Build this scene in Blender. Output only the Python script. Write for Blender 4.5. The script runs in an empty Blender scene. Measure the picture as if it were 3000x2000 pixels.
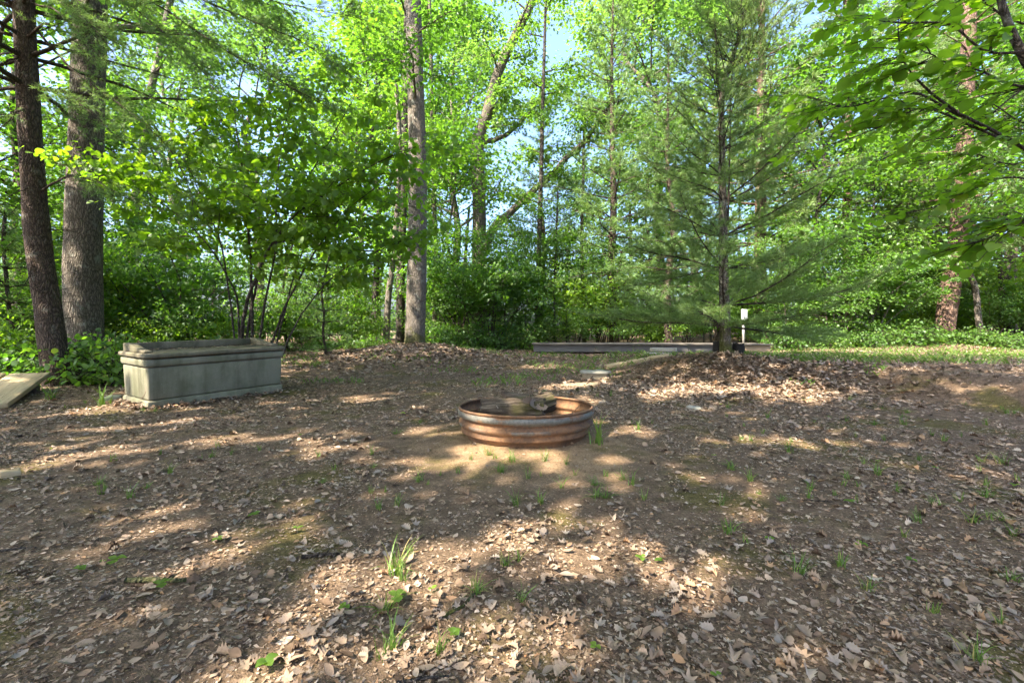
import bpy, math, random
import numpy as np
from mathutils import Vector, Matrix

# ------------------------------------------------------------------ camera, sky, sun, exposure
sc = bpy.context.scene
COL = sc.collection
F, HX, HY, CH = 1300.0, 1500.0, 962.0, 1.1      # focal length (photo px), principal point, camera height
cam_d = bpy.data.cameras.new('camera'); cam = bpy.data.objects.new('camera', cam_d); COL.objects.link(cam)
cam.location = (0, 0, CH); cam.rotation_euler = (math.radians(90), 0, 0)
cam_d.sensor_width = 36; cam_d.lens = 36 * F / 3000; cam_d.shift_y = -(1000 - HY) / 3000
cam_d.clip_start = .05; cam_d.clip_end = 2000
sc.camera = cam
SUN_EL, SUN_AZ = math.radians(47), math.radians(49)   # light travels towards +x,+y (azimuth from +y towards +x)
SD = np.array([math.sin(SUN_AZ) * math.cos(SUN_EL), math.cos(SUN_AZ) * math.cos(SUN_EL), -math.sin(SUN_EL)])
w = bpy.data.worlds.new('World'); sc.world = w; w.use_nodes = True
nt = w.node_tree; nt.nodes.clear()
sky = nt.nodes.new('ShaderNodeTexSky'); sky.sky_type = 'NISHITA'; sky.sun_disc = False
sky.sun_elevation = SUN_EL; sky.sun_rotation = SUN_AZ + math.pi
sky.air_density = 1.0; sky.dust_density = 6.0; sky.ozone_density = 8.0; sky.altitude = 0
bg = nt.nodes.new('ShaderNodeBackground'); bg.inputs['Strength'].default_value = .085
out = nt.nodes.new('ShaderNodeOutputWorld')
nt.links.new(sky.outputs[0], bg.inputs[0]); nt.links.new(bg.outputs[0], out.inputs[0])
sl = bpy.data.lights.new('sun', 'SUN'); sl.energy = 2.5; sl.angle = math.radians(.53); sl.color = (1, .93, .82)
so = bpy.data.objects.new('sun', sl); COL.objects.link(so)
so.rotation_euler = Vector(SD).to_track_quat('-Z', 'Y').to_euler(); so.location = (-20, -20, 30)
sc.view_settings.view_transform = 'Standard'; sc.view_settings.look = 'None'
sc.view_settings.exposure = 3.38; sc.view_settings.gamma = 1; sc.view_settings.use_curve_mapping = False
sc.view_settings.use_white_balance = True; sc.view_settings.white_balance_temperature = 7000; sc.view_settings.white_balance_tint = 12
sc.render.engine = 'CYCLES'
cy = sc.cycles
cy.max_bounces = 5; cy.diffuse_bounces = 3; cy.glossy_bounces = 1; cy.transmission_bounces = 3; cy.transparent_max_bounces = 4
cy.caustics_reflective = False; cy.caustics_refractive = False; cy.sample_clamp_indirect = 6
cy.use_denoising = True
cy.use_adaptive_sampling = True; cy.adaptive_threshold = .03

# ------------------------------------------------------------------ helpers
rng = np.random.default_rng(7)
def smooth(a, b, x):
    t = np.clip((np.asarray(x, float) - a) / (b - a), 0, 1); return t * t * (3 - 2 * t)
def _h(ix, iy, s):
    n = (ix.astype(np.int64) * 374761393 + iy.astype(np.int64) * 668265263 + s * 1442695041) & 0xffffffff
    n = ((n ^ (n >> 13)) * 1274126177) & 0xffffffff
    return ((n ^ (n >> 16)) & 0xffff) / 65535.0
def vnoise(x, y, s=0):
    x = np.asarray(x, float); y = np.asarray(y, float)
    ix = np.floor(x); iy = np.floor(y); fx = x - ix; fy = y - iy
    fx = fx * fx * (3 - 2 * fx); fy = fy * fy * (3 - 2 * fy)
    a = _h(ix, iy, s); b = _h(ix + 1, iy, s); c = _h(ix, iy + 1, s); d = _h(ix + 1, iy + 1, s)
    return (a + (b - a) * fx) * (1 - fy) + (c + (d - c) * fx) * fy
def fbm(x, y, s=0, o=4):
    v = 0; a = .5; t = 0
    for i in range(o):
        v = v + a * vnoise(x * 2 ** i, y * 2 ** i, s + i); t += a; a *= .5
    return v / t
def unit(v): return v / np.maximum(np.linalg.norm(v, axis=-1, keepdims=True), 1e-9)

class MB:
    """collects vertices and faces; build() links them as one mesh object"""
    def __init__(self): self.v = []; self.f = {}; self.n = 0
    def add(self, verts, faces, tint=None, mat=0):
        verts = np.asarray(verts, np.float64).reshape(-1, 3); faces = np.asarray(faces, np.int64)
        k = faces.shape[1]
        if tint is None: tint = np.zeros(len(faces))
        self.f.setdefault(k, []).append((faces + self.n, np.broadcast_to(tint, len(faces)), np.full(len(faces), mat)))
        self.v.append(verts); self.n += len(verts)
    def tube(self, pts, rad, sides=6, cap=True, tint=0., mat=0, squash=None):
        pts = np.asarray(pts, float); n = len(pts); rad = np.broadcast_to(np.asarray(rad, float), n)
        t = unit(np.gradient(pts, axis=0)); ref = np.array([0, 0, 1.]) if abs(t[0][2]) < .9 else np.array([1., 0, 0])
        u = unit(np.cross(t, ref)); v = np.cross(t, u)
        a = np.linspace(0, 2 * np.pi, sides, endpoint=False)
        ring = u[:, None, :] * np.cos(a)[None, :, None] + v[:, None, :] * np.sin(a)[None, :, None]
        vs = pts[:, None, :] + ring * rad[:, None, None]
        i = np.arange(n - 1)[:, None] * sides; j = np.arange(sides)[None]; j2 = (j + 1) % sides
        q = np.stack([i + j, i + j2, i + sides + j2, i + sides + j], -1).reshape(-1, 4)
        self.add(vs, q, tint, mat)
        if cap:
            o = self.n - n * sides
            c = np.array([[k, (k + 1) % sides] for k in range(sides)])
            for e, base in ((0, 0), (n - 1, (n - 1) * sides)):
                self.v.append(pts[e][None]); self.n += 1
                tri = np.stack([c[:, 0] + o + base, c[:, 1] + o + base, np.full(sides, self.n - 1)], -1)
                self.f.setdefault(3, []).append((tri, np.full(sides, float(tint)), np.full(sides, mat)))
    def box(self, c, s, rz=0., mat=0):
        c = np.array(c); s = np.array(s) / 2
        p = np.array([[x, y, z] for z in (-1, 1) for y in (-1, 1) for x in (-1, 1)]) * s
        R = np.array([[math.cos(rz), -math.sin(rz), 0], [math.sin(rz), math.cos(rz), 0], [0, 0, 1]])
        self.add(p @ R.T + c, [[0, 2, 3, 1], [4, 5, 7, 6], [0, 1, 5, 4], [2, 6, 7, 3], [0, 4, 6, 2], [1, 3, 7, 5]], mat=mat)
    def mesh(self, name, mats, smooth_=False):
        me = bpy.data.meshes.new(name)
        v = np.concatenate(self.v); me.vertices.add(len(v)); me.vertices.foreach_set('co', v.astype(np.float32).ravel())
        loops = []; starts = []; tints = []; mi = []; s = 0
        for k, lst in self.f.items():
            f = np.concatenate([a for a, _, _ in lst]); tints.append(np.concatenate([b for _, b, _ in lst])); mi.append(np.concatenate([c for _, _, c in lst]))
            loops.append(f.ravel()); starts.append(s + np.arange(len(f)) * k); s += f.size
        L = np.concatenate(loops); me.loops.add(len(L)); me.loops.foreach_set('vertex_index', L.astype(np.int32))
        S = np.concatenate(starts); me.polygons.add(len(S)); me.polygons.foreach_set('loop_start', S.astype(np.int32))
        me.polygons.foreach_set('material_index', np.concatenate(mi).astype(np.int32))
        at = me.attributes.new('tint', 'FLOAT', 'FACE'); at.data.foreach_set('value', np.concatenate(tints).astype(np.float32))
        me.update(calc_edges=True)
        if smooth_: me.polygons.foreach_set('use_smooth', np.ones(len(S), bool))
        for m in (mats if isinstance(mats, (list, tuple)) else [mats]): me.materials.append(m)
        return me
    def build(self, name, mats, parent=None, smooth_=False, loc=None):
        o = bpy.data.objects.new(name, self.mesh(name, mats, smooth_)); COL.objects.link(o)
        if parent: o.parent = parent
        if loc is not None: o.location = loc
        return o
def link(name, me, parent=None, loc=(0, 0, 0), rot=(0, 0, 0), s=1.):
    o = bpy.data.objects.new(name, me); COL.objects.link(o); o.location = loc; o.rotation_euler = rot
    o.scale = (s, s, s) if np.isscalar(s) else s
    if parent: o.parent = parent
    return o
def tag(o, label=None, cat=None, group=None, kind=None):
    if label: o['label'] = label
    if cat: o['category'] = cat
    if group: o['group'] = group
    if kind: o['kind'] = kind
    return o
def thing(name, label, cat, loc=(0, 0, 0), rz=0., group=None):
    o = bpy.data.objects.new(name, None); COL.objects.link(o); o.location = loc; o.rotation_euler = (0, 0, rz); o.empty_display_size = .1
    return tag(o, label, cat, group)
def bevel(o, wd, seg=2):
    m = o.modifiers.new('bevel', 'BEVEL'); m.width = wd; m.segments = seg; m.limit_method = 'ANGLE'
    return o

# ------------------------------------------------------------------ materials
def M(name):
    m = bpy.data.materials.new(name); m.use_nodes = True; m.node_tree.nodes.clear(); return m, m.node_tree
def N(nt, typ, **kw):
    n = nt.nodes.new('ShaderNode' + typ)
    for k, v in kw.items():
        if k in n.inputs: n.inputs[k].default_value = v
        else: setattr(n, k, v)
    return n
def ramp(nt, fac, stops):
    r = nt.nodes.new('ShaderNodeValToRGB'); e = r.color_ramp.elements
    while len(e) < len(stops): e.new(.5)
    for el, (p, c) in zip(e, stops): el.position = p; el.color = (*c, 1) if len(c) == 3 else c
    nt.links.new(fac, r.inputs[0]); return r.outputs[0]
def mixc(nt, fac, a, b, mode='MIX'):
    m = nt.nodes.new('ShaderNodeMix'); m.data_type = 'RGBA'; m.blend_type = mode
    for sock, val in ((m.inputs[0], fac), (m.inputs[6], a), (m.inputs[7], b)):
        if hasattr(val, 'is_linked') or hasattr(val, 'links'): nt.links.new(val, sock)
        else: sock.default_value = (*val, 1) if isinstance(val, (tuple, list)) else val
    return m.outputs[2]
def math_(nt, op, a, b=0., clamp=False):
    m = nt.nodes.new('ShaderNodeMath'); m.operation = op; m.use_clamp = clamp
    for sock, val in ((m.inputs[0], a), (m.inputs[1], b)):
        if hasattr(val, 'links'): nt.links.new(val, sock)
        else: sock.default_value = val
    return m.outputs[0]
def noise(nt, vec, scale, detail=4, rough=.55, stretch=None):
    if stretch is not None:
        mp = nt.nodes.new('ShaderNodeMapping'); mp.inputs['Scale'].default_value = stretch; nt.links.new(vec, mp.inputs[0]); vec = mp.outputs[0]
    n = N(nt, 'TexNoise', Scale=scale, Detail=detail, Roughness=rough); nt.links.new(vec, n.inputs['Vector']); return n.outputs[0]
def voro(nt, vec, scale, feature='F1', stretch=None):
    if stretch is not None:
        mp = nt.nodes.new('ShaderNodeMapping'); mp.inputs['Scale'].default_value = stretch; nt.links.new(vec, mp.inputs[0]); vec = mp.outputs[0]
    n = nt.nodes.new('ShaderNodeTexVoronoi'); n.feature = feature; n.inputs['Scale'].default_value = scale
    nt.links.new(vec, n.inputs['Vector']); return n.outputs['Distance']
def objco(nt): return nt.nodes.new('ShaderNodeTexCoord').outputs['Object']
def finish(nt, col, rough=.85, bump=None, bstr=.4, bdist=.02, metal=0., spec=.3):
    p = N(nt, 'BsdfPrincipled', Roughness=rough if not hasattr(rough, 'links') else .5, Metallic=metal if not hasattr(metal, 'links') else 0.)
    p.inputs['Specular IOR Level'].default_value = spec
    if hasattr(col, 'links'): nt.links.new(col, p.inputs['Base Color'])
    else: p.inputs['Base Color'].default_value = (*col, 1)
    if hasattr(rough, 'links'): nt.links.new(rough, p.inputs['Roughness'])
    if hasattr(metal, 'links'): nt.links.new(metal, p.inputs['Metallic'])
    if bump is not None:
        b = N(nt, 'Bump', Strength=bstr, Distance=bdist); nt.links.new(bump, b.inputs['Height']); nt.links.new(b.outputs[0], p.inputs['Normal'])
    o = nt.nodes.new('ShaderNodeOutputMaterial'); nt.links.new(p.outputs[0], o.inputs[0]); return p
def leaf_mat(name, stops, trans, tmix=.4, gloss=.022, grough=.5):
    """thin leaf: reflected colour from a per-leaf tint, transmitted colour brighter and yellower"""
    m, nt = M(name)
    a = nt.nodes.new('ShaderNodeAttribute'); a.attribute_name = 'tint'
    oi = nt.nodes.new('ShaderNodeObjectInfo')
    f = math_(nt, 'ADD', math_(nt, 'MULTIPLY', a.outputs['Fac'], .6), math_(nt, 'MULTIPLY', oi.outputs['Random'], .42))
    c = ramp(nt, f, stops)
    d = N(nt, 'BsdfDiffuse'); t = N(nt, 'BsdfTranslucent'); g = N(nt, 'BsdfGlossy', Roughness=grough)
    g.inputs[0].default_value = (.9, .95, 1, 1)
    nt.links.new(c, d.inputs[0])
    tc = mixc(nt, 1., c, trans, 'MULTIPLY'); nt.links.new(tc, t.inputs[0])
    m1 = nt.nodes.new('ShaderNodeMixShader'); m1.inputs[0].default_value = tmix
    nt.links.new(d.outputs[0], m1.inputs[1]); nt.links.new(t.outputs[0], m1.inputs[2])
    m2 = nt.nodes.new('ShaderNodeMixShader'); m2.inputs[0].default_value = gloss
    nt.links.new(m1.outputs[0], m2.inputs[1]); nt.links.new(g.outputs[0], m2.inputs[2])
    o = nt.nodes.new('ShaderNodeOutputMaterial'); nt.links.new(m2.outputs[0], o.inputs[0])
    return m
MT = {}
MT['leaf'] = leaf_mat('maple_leaf', [(0, (0.034, 0.081, 0.013)), (.5, (0.057, 0.123, 0.021)), (.85, (0.086, 0.156, 0.025)), (1, (0.142, 0.181, 0.031))], (2.3, 2.6, .9), .5)
MT['hazel'] = leaf_mat('round_leaf', [(0, (0.057, 0.120, 0.018)), (.5, (0.091, 0.170, 0.024)), (.9, (0.141, 0.219, 0.030)), (1, (0.240, 0.255, 0.030))], (3.0, 3.0, .8), .55)
MT['oakleaf'] = leaf_mat('oak_leaf', [(0, (0.048, 0.098, 0.027)), (.5, (0.076, 0.147, 0.043)), (1, (0.116, 0.187, 0.053))], (2.3, 2.5, 1.0), .48)
MT['pine'] = leaf_mat('pine_needle', [(0, (0.073, 0.130, 0.045)), (.5, (0.107, 0.186, 0.062)), (.9, (0.147, 0.226, 0.068)), (1, (0.203, 0.249, 0.079))], (2.0, 2.0, 1.1), .4, .02)
MT['sunpine'] = leaf_mat('pale_pine_needle', [(0, (0.079, 0.136, 0.051)), (.5, (0.124, 0.192, 0.068)), (1, (0.181, 0.237, 0.090))], (1.6, 1.6, 1.0), .35, .02)
MT['youngpine'] = leaf_mat('young_pine_needle', [(0, (.085, .14, .045)), (.5, (.125, .20, .06)), (.9, (.175, .24, .07)), (1, (.23, .26, .08))], (1.9, 1.9, 1.2), .42, .02)
MT['grass'] = leaf_mat('grass_blade', [(0, (.05, .10, .015)), (.6, (.09, .17, .025)), (.9, (.14, .2, .04)), (1, (.28, .24, .1))], (1.8, 1.7, .8), .35)

def bark(name, dark, light, sc_, stretch, moss=0., mosscol=(.07, .075, .015), lichen=0., mossh=1.2, bd=.03):
    m, nt = M(name); co = objco(nt)
    wob = nt.nodes.new('ShaderNodeVectorMath'); wob.operation = 'ADD'
    nz = N(nt, 'TexNoise', Scale=5., Detail=5.); nt.links.new(co, nz.inputs['Vector'])
    sv = nt.nodes.new('ShaderNodeVectorMath'); sv.operation = 'SCALE'; sv.inputs['Scale'].default_value = .16
    nt.links.new(nz.outputs['Color'], sv.inputs[0]); nt.links.new(co, wob.inputs[0]); nt.links.new(sv.outputs[0], wob.inputs[1])
    v = voro(nt, wob.outputs[0], sc_, 'DISTANCE_TO_EDGE', stretch)
    fine = noise(nt, co, sc_ * 2.2, 6, .65, (1, 1, .35))
    h = math_(nt, 'ADD', math_(nt, 'MULTIPLY', math_(nt, 'MINIMUM', v, .35), 2.2), math_(nt, 'MULTIPLY', fine, .6))
    c = ramp(nt, h, [(.25, dark), (.55, tuple((a + b) / 2 for a, b in zip(dark, light))), (.95, light)])
    big = noise(nt, co, 1.6, 4, .6)
    c = mixc(nt, math_(nt, 'MULTIPLY', big, .7), c, mixc(nt, 1., c, (.62, .58, .55), 'MULTIPLY'))
    if lichen:
        ln = noise(nt, co, 5, 5, .6); lf = ramp(nt, ln, [(.58, (0, 0, 0)), (.66, (1, 1, 1))])
        c = mixc(nt, math_(nt, 'MULTIPLY', lf, lichen), c, (.33, .35, .29))
    if moss:
        sx = nt.nodes.new('ShaderNodeSeparateXYZ'); nt.links.new(co, sx.inputs[0])
        hz = math_(nt, 'SUBTRACT', 1., math_(nt, 'DIVIDE', sx.outputs[2], mossh), True)
        mn = noise(nt, co, 4, 5, .65); mf = ramp(nt, math_(nt, 'ADD', mn, math_(nt, 'MULTIPLY', hz, .5)), [(.72, (0, 0, 0)), (.86, (1, 1, 1))])
        c = mixc(nt, math_(nt, 'MULTIPLY', mf, moss), c, mosscol)
    finish(nt, c, .9, h, .9, bd, spec=.15); return m
MT['oakbark'] = bark('oak_bark', (.045, .038, .03), (.215, .188, .15), 30, (1, 1, .13), moss=.85, lichen=.3, mossh=1.0)
MT['pinebark'] = bark('pine_bark', (.028, .02, .015), (.135, .10, .078), 30, (1, 1, .22), lichen=.2)
MT['palebark'] = bark('pale_bark', (.075, .066, .055), (.24, .212, .175), 30, (1, 1, .12), moss=.7, lichen=.45, mossh=.7)
MT['redbark'] = bark('red_pine_bark', (.045, .027, .02), (.19, .125, .095), 12, (1, 1, .4), lichen=.1)
MT['darkbark'] = bark('dark_bark', (.02, .017, .014), (.10, .085, .07), 26, (1, 1, .3), lichen=.25)
MT['twig'] = bark('twig_bark', (.03, .024, .018), (.10, .08, .06), 40, (1, 1, .4))

def litter_mat(name='dead_leaf', lo=0., hi=1.):
    m, nt = M(name); a = nt.nodes.new('ShaderNodeAttribute'); a.attribute_name = 'tint'
    oi = nt.nodes.new('ShaderNodeObjectInfo')
    f = math_(nt, 'FRACT', math_(nt, 'ADD', a.outputs['Fac'], oi.outputs['Random']))
    f = math_(nt, 'ADD', math_(nt, 'MULTIPLY', f, hi - lo), lo)
    c = ramp(nt, f, [(0, (.045, .028, .017)), (.13, (.105, .068, .042)), (.27, (.215, .142, .088)), (.42, (.18, .138, .104)), (.57, (.31, .222, .148)), (.69, (.23, .192, .158)), (.81, (.38, .288, .20)), (.89, (.30, .165, .08)), (1, (.43, .36, .28))])
    co = objco(nt); n = noise(nt, co, 60, 3); c = mixc(nt, math_(nt, 'MULTIPLY', n, .55), c, mixc(nt, 1., c, (.55, .5, .45), 'MULTIPLY'))
    finish(nt, c, .75, n, .3, .003, spec=.25); return m
MT['litter'] = litter_mat(); MT['fallen'] = litter_mat('fallen_dead_leaf', .12, .70)

# ------------------------------------------------------------------ terrain
RING = (.14, 4.50)
def ground(x, y):
    x = np.asarray(x, float); y = np.asarray(y, float)
    z = .27 * smooth(8, 15, y) + .12 * smooth(15, 22, y) + .06 * smooth(-4, -8, x) * smooth(4, 8, y)
    e = np.interp(x, [2.5, 3.4, 4.5, 6.2, 6.9, 8, 12, 30], [10.2, 9.3, 8.5, 7.6, 6.1, 4.8, 3.0, 2.0])
    wgt = smooth(-1.3, .7, y - e) * smooth(2.0, 3.8, x)
    z = z + (np.maximum(.38 - .02 * np.clip(y - 10, 0, 5), z) - z) * wgt
    z = z + .065 * np.exp(-(((x - RING[0]) / 1.15) ** 2 + ((y - RING[1] + .1) / 1.0) ** 2) ** 1.3)
    z = z + .17 * np.exp(-((x - 4.5) ** 2 + (y - 9.2) ** 2) / 1.3)
    z = z + .36 * np.exp(-((x + 3.05) ** 2 / 4.2 + (y - 13.9) ** 2 / 3.0))
    z = z + .30 * smooth(7, 15, x) * smooth(14, 20, y)
    z = z - 2.5 * smooth(26, 70, y) * smooth(6, -10, x)
    z = z + (fbm(x * .7, y * .7, 3) - .5) * .10 * smooth(1.0, 5, np.hypot(x, y)) + (fbm(x * 3, y * 3, 9, 3) - .5) * .045
    return z
def at(px, py, y): return np.array([(px - HX) / F * y, y, CH + (HY - py) / F * y])
def on_ground(px, py):
    y = F * CH / max(py - HY, 12.)
    for _ in range(30):
        x = (px - HX) / F * y; y = .5 * y + .5 * min(F * (CH - float(ground(x, y))) / max(py - HY, 8.), 60)
    x = (px - HX) / F * y
    return np.array([x, y, float(ground(x, y))])
def gz(x, y): return float(ground(x, y))

def ground_mat():
    m, nt = M('forest_floor'); co = objco(nt)
    n1 = noise(nt, co, 1.1, 5, .6); n2 = noise(nt, co, 9, 6, .65); n3 = noise(nt, co, 70, 4, .7); n4 = noise(nt, co, 2.3, 5, .6)
    c = ramp(nt, n2, [(.25, (.075, .05, .031)), (.5, (.14, .096, .062)), (.75, (.225, .158, .102))])
    sv = nt.nodes.new('ShaderNodeVectorMath'); sv.operation = 'DISTANCE'; sv.inputs[1].default_value = (RING[0], RING[1] - .35, .05); nt.links.new(co, sv.inputs[0])
    d = math_(nt, 'ADD', math_(nt, 'ADD', sv.outputs['Value'], math_(nt, 'MULTIPLY', n4, 1.5)), math_(nt, 'MULTIPLY', n2, .5))
    sand = ramp(nt, d, [(.0, (1, 1, 1)), (1.0, (1, 1, 1)), (1.75, (0, 0, 0))])   # positions are clamped to 0..1, so the distance is scaled below
    d2 = math_(nt, 'DIVIDE', d, 2.75); sand = ramp(nt, d2, [(.55, (1, 1, 1)), (.8, (0, 0, 0))])
    c = mixc(nt, math_(nt, 'MULTIPLY', sand, .85), c, ramp(nt, n2, [(.3, (.20, .13, .07)), (.7, (.36, .245, .14))]))
    moss = ramp(nt, n1, [(.53, (0, 0, 0)), (.62, (1, 1, 1))])
    mc = mixc(nt, n2, (.055, .055, .012), (.14, .115, .03))
    c = mixc(nt, math_(nt, 'MULTIPLY', moss, .7), c, mc)
    sp = ramp(nt, n3, [(.35, (.55, .55, .55)), (.62, (1.1, 1.1, 1.1)), (.72, (1.9, 1.8, 1.7))])
    c = mixc(nt, 1., c, sp, 'MULTIPLY')
    h = math_(nt, 'ADD', n3, math_(nt, 'MULTIPLY', n2, 2.))
    finish(nt, c, .95, h, .8, .02, spec=.1); return m
MT['ground'] = ground_mat()
def graded(a, b, n, mid, s):
    """n coordinates from a to b, densest at mid"""
    ta = np.arcsinh((a - mid) / s); tb = np.arcsinh((b - mid) / s); return mid + s * np.sinh(np.linspace(ta, tb, n))
gx = graded(-500, 500, 330, 0, 4.5); gy = graded(-400, 700, 380, 2.6, 4.0)
X, Y = np.meshgrid(gx, gy); nx, ny = len(gx), len(gy)
b = MB(); i = np.arange(ny - 1)[:, None] * nx + np.arange(nx - 1)[None]
b.add(np.stack([X, Y, ground(X, Y)], -1), np.stack([i, i + 1, i + nx + 1, i + nx], -1).reshape(-1, 4))
gnd = tag(b.build('ground', MT['ground'], smooth_=True), kind='structure', label='brown leaf-strewn forest floor of the clearing')

# ------------------------------------------------------------------ leaf templates: (verts (k,3) in u along, v across, w lift; faces)
def strip_leaf(us, ws, curl=0., bend=0., fold=0., twist=0., midoff=0.):
    """a leaf with outline half-widths ws at us; two strips either side of the midrib"""
    us = np.array(us, float); ws = np.array(ws, float); v = []
    for u, wd in zip(us, ws):
        for s in (-1, 0, 1):
            vv = s * wd; z = abs(vv) * fold + curl * vv * vv * 4 + bend * (u - .4) ** 2 + twist * vv * (u - .5) + midoff * math.sin(u * 7) * vv
            v.append((u - .5, vv, z))
    n = len(us); f = []
    for i in range(n - 1):
        for s in (0, 1): f.append((i * 3 + s, (i + 1) * 3 + s, (i + 1) * 3 + s + 1, i * 3 + s + 1))
    return np.array(v), np.array(f)
OAK_U = [0, .12, .2, .3, .4, .5, .6, .7, .8, .9, 1]; OAK_W = [.012, .07, .24, .17, .33, .21, .37, .23, .29, .16, .01]
OVAL_U = [0, .1, .3, .5, .7, .88, 1]; OVAL_W = [.01, .10, .21, .24, .19, .09, .0]
ROUND_U = [0, .06, .2, .4, .6, .78, .92, 1]; ROUND_W = [.02, .22, .38, .44, .42, .31, .14, .0]
def maple_leaf(curl, seed):
    r = np.random.default_rng(seed); k = 15; a = np.linspace(0, 2 * np.pi, k, endpoint=False) + .1
    rad = np.where(np.arange(k) % 3 == 0, .5, np.where(np.arange(k) % 3 == 1, .3, .24)) * r.uniform(.85, 1.1, k)
    p = np.stack([rad * np.cos(a), rad * np.sin(a), curl * rad * rad * 4 + r.normal(0, .02, k)], -1)
    v = np.concatenate([[[0, 0, 0]], p]); f = np.array([(0, i + 1, (i + 1) % k + 1) for i in range(k)])
    return v, f
def shard(seed):
    r = np.random.default_rng(seed); k = 5; a = np.sort(r.uniform(0, 2 * np.pi, k) * .35 + np.linspace(0, 2 * np.pi, k, endpoint=False))
    rad = r.uniform(.28, .55, k); p = np.stack([rad * np.cos(a), rad * np.sin(a) * r.uniform(.45, .9), r.normal(0, .07, k)], -1)
    return p, np.array([(0, 1, 2), (0, 2, 3), (0, 3, 4)])
DIAMOND = (np.array([(0, 0, 0), (.45, .36, .06), (1, 0, -.04), (.45, -.36, .06)]), np.array([(0, 2, 1), (0, 3, 2)]))
LEAF6 = (np.array([(0, 0, 0), (.22, .34, .05), (.6, .40, .05), (1, 0, -.08), (.6, -.40, .05), (.22, -.34, .05)]), np.array([(0, 3, 2, 1), (0, 5, 4, 3)]))
def put_leaves(mb, tpl, P, A, Nn, S, tint, mat=0):
    """copies of a template at P, axis A, normal about Nn, size S"""
    V, Fc = tpl; A = unit(A); B = unit(np.cross(Nn, A)); C = np.cross(A, B)
    vs = P[:, None] + S[:, None, None] * (V[None, :, 0:1] * A[:, None] + V[None, :, 1:2] * B[:, None] + V[None, :, 2:3] * C[:, None])
    n, k = len(P), len(V)
    fs = (Fc[None] + (np.arange(n) * k)[:, None, None]).reshape(-1, Fc.shape[1])
    mb.add(vs, fs, np.repeat(tint, len(Fc)), mat)
def tilt_n(r, n, s):
    v = r.normal(0, s, (n, 3)); v[:, 2] = 1; return unit(v)
def flat_axis(r, n):
    a = r.uniform(0, 2 * np.pi, n); return np.stack([np.cos(a), np.sin(a), np.zeros(n)], -1)

# ------------------------------------------------------------------ leaf litter: one mass (nobody could count it)
def litter_density(x, y):
    d = .45 + .95 * smooth(.35, .62, fbm(x * .9, y * .9, 21)) + .4 * smooth(.4, .7, fbm(x * 3.1, y * 3.1, 22))
    r = np.hypot((x - RING[0]) / 1.2, (y - RING[1] + .3) / 1.05)
    d = d * (.26 + .74 * smooth(.8, 1.5, r + .5 * (fbm(x * 1.5, y * 1.5, 33) - .5)))
    d = d * (.30 + .70 * smooth(3.6, 1.7, y + .9 * x * .3)) if False else d
    bare = smooth(.55, .70, fbm(x * .55 + 3, y * .55, 41)) * smooth(1.3, 2.2, y)
    d = d * (1 - .6 * bare) + .5 * smooth(2.6, 1.5, y)
    pile = np.exp(-((x - 4.3) ** 2 / 3.0 + (y - 8.2) ** 2 / 2.2)) + np.exp(-((x + 3.0) ** 2 / 5 + (y - 13.0) ** 2 / 2.5))
    return np.clip(d + 1.1 * pile, 0, 1.6), np.clip(pile, 0, 1)
SHARDS = [shard(100 + i) for i in range(14)]
WHOLE = [strip_leaf(OAK_U[::1], OAK_W, c, bd, fo, tw) for c, bd, fo, tw in ((.5, .3, .0, .5), (-.4, .5, .2, -.8), (.9, -.3, .1, .9))] + \
        [strip_leaf(OVAL_U, OVAL_W, c, bd, fo, .3) for c, bd, fo in ((.6, .4, .1), (-.3, .3, .3))] + [maple_leaf(.25, 5), maple_leaf(-.2, 6)]
def in_clearing(x, y):
    inside = np.ones(len(x), bool)
    return inside
def scatter(n_per_m2, y0, y1, margin=1.2):
    W = lambda yy: 1.25 * yy + margin
    area = 2 * (W(y0) + W(y1)) / 2 * (y1 - y0); n = int(area * n_per_m2 * 1.6)
    y = rng.uniform(y0, y1, int(n * 1.9)); x = rng.uniform(-W(y1), W(y1), len(y)); k = np.abs(x) < W(y); x, y = x[k][:n], y[k][:n]
    d, pile = litter_density(x, y); k = rng.uniform(0, 1.6, len(x)) < d
    return x[k], y[k], pile[k]
lit = MB()
def lay(x, y, pile, smin, smax, tpls, tilt, lift):
    n = len(x); S = smin + (smax - smin) * rng.uniform(0, 1, n) ** 2; S = S * (1 + .3 * pile)
    P = np.stack([x, y, ground(x, y) + lift * rng.uniform(.05, 1, n) ** 1.5 + .05 * pile * rng.uniform(0, 1, n)], -1)
    Nn = unit(tilt_n(rng, n, tilt) + np.stack([pile * 0, pile * -.3, pile * 0], -1)); A = flat_axis(rng, n)
    ti = rng.uniform(0, 1, n); g = rng.integers(0, len(tpls), n)
    for q, t in enumerate(tpls):
        k = g == q
        if k.any(): put_leaves(lit, t, P[k], A[k], Nn[k], S[k], ti[k])
lay(*scatter(4600, .7, 2.6), .006, .036, SHARDS, .18, .009)
lay(*scatter(1900, 2.6, 5.0), .010, .044, SHARDS, .20, .011)
lay(*scatter(700, 5.0, 10.), .022, .07, SHARDS, .26, .018)
lay(*scatter(130, 10., 20.), .06, .14, SHARDS, .32, .03)
lay(*scatter(330, .7, 2.4), .022, .066, WHOLE, .26, .02)
lay(*scatter(170, 2.4, 4.2), .025, .07, WHOLE, .26, .02)
lay(*scatter(60, 4.2, 9.), .035, .095, WHOLE, .26, .02)
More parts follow.
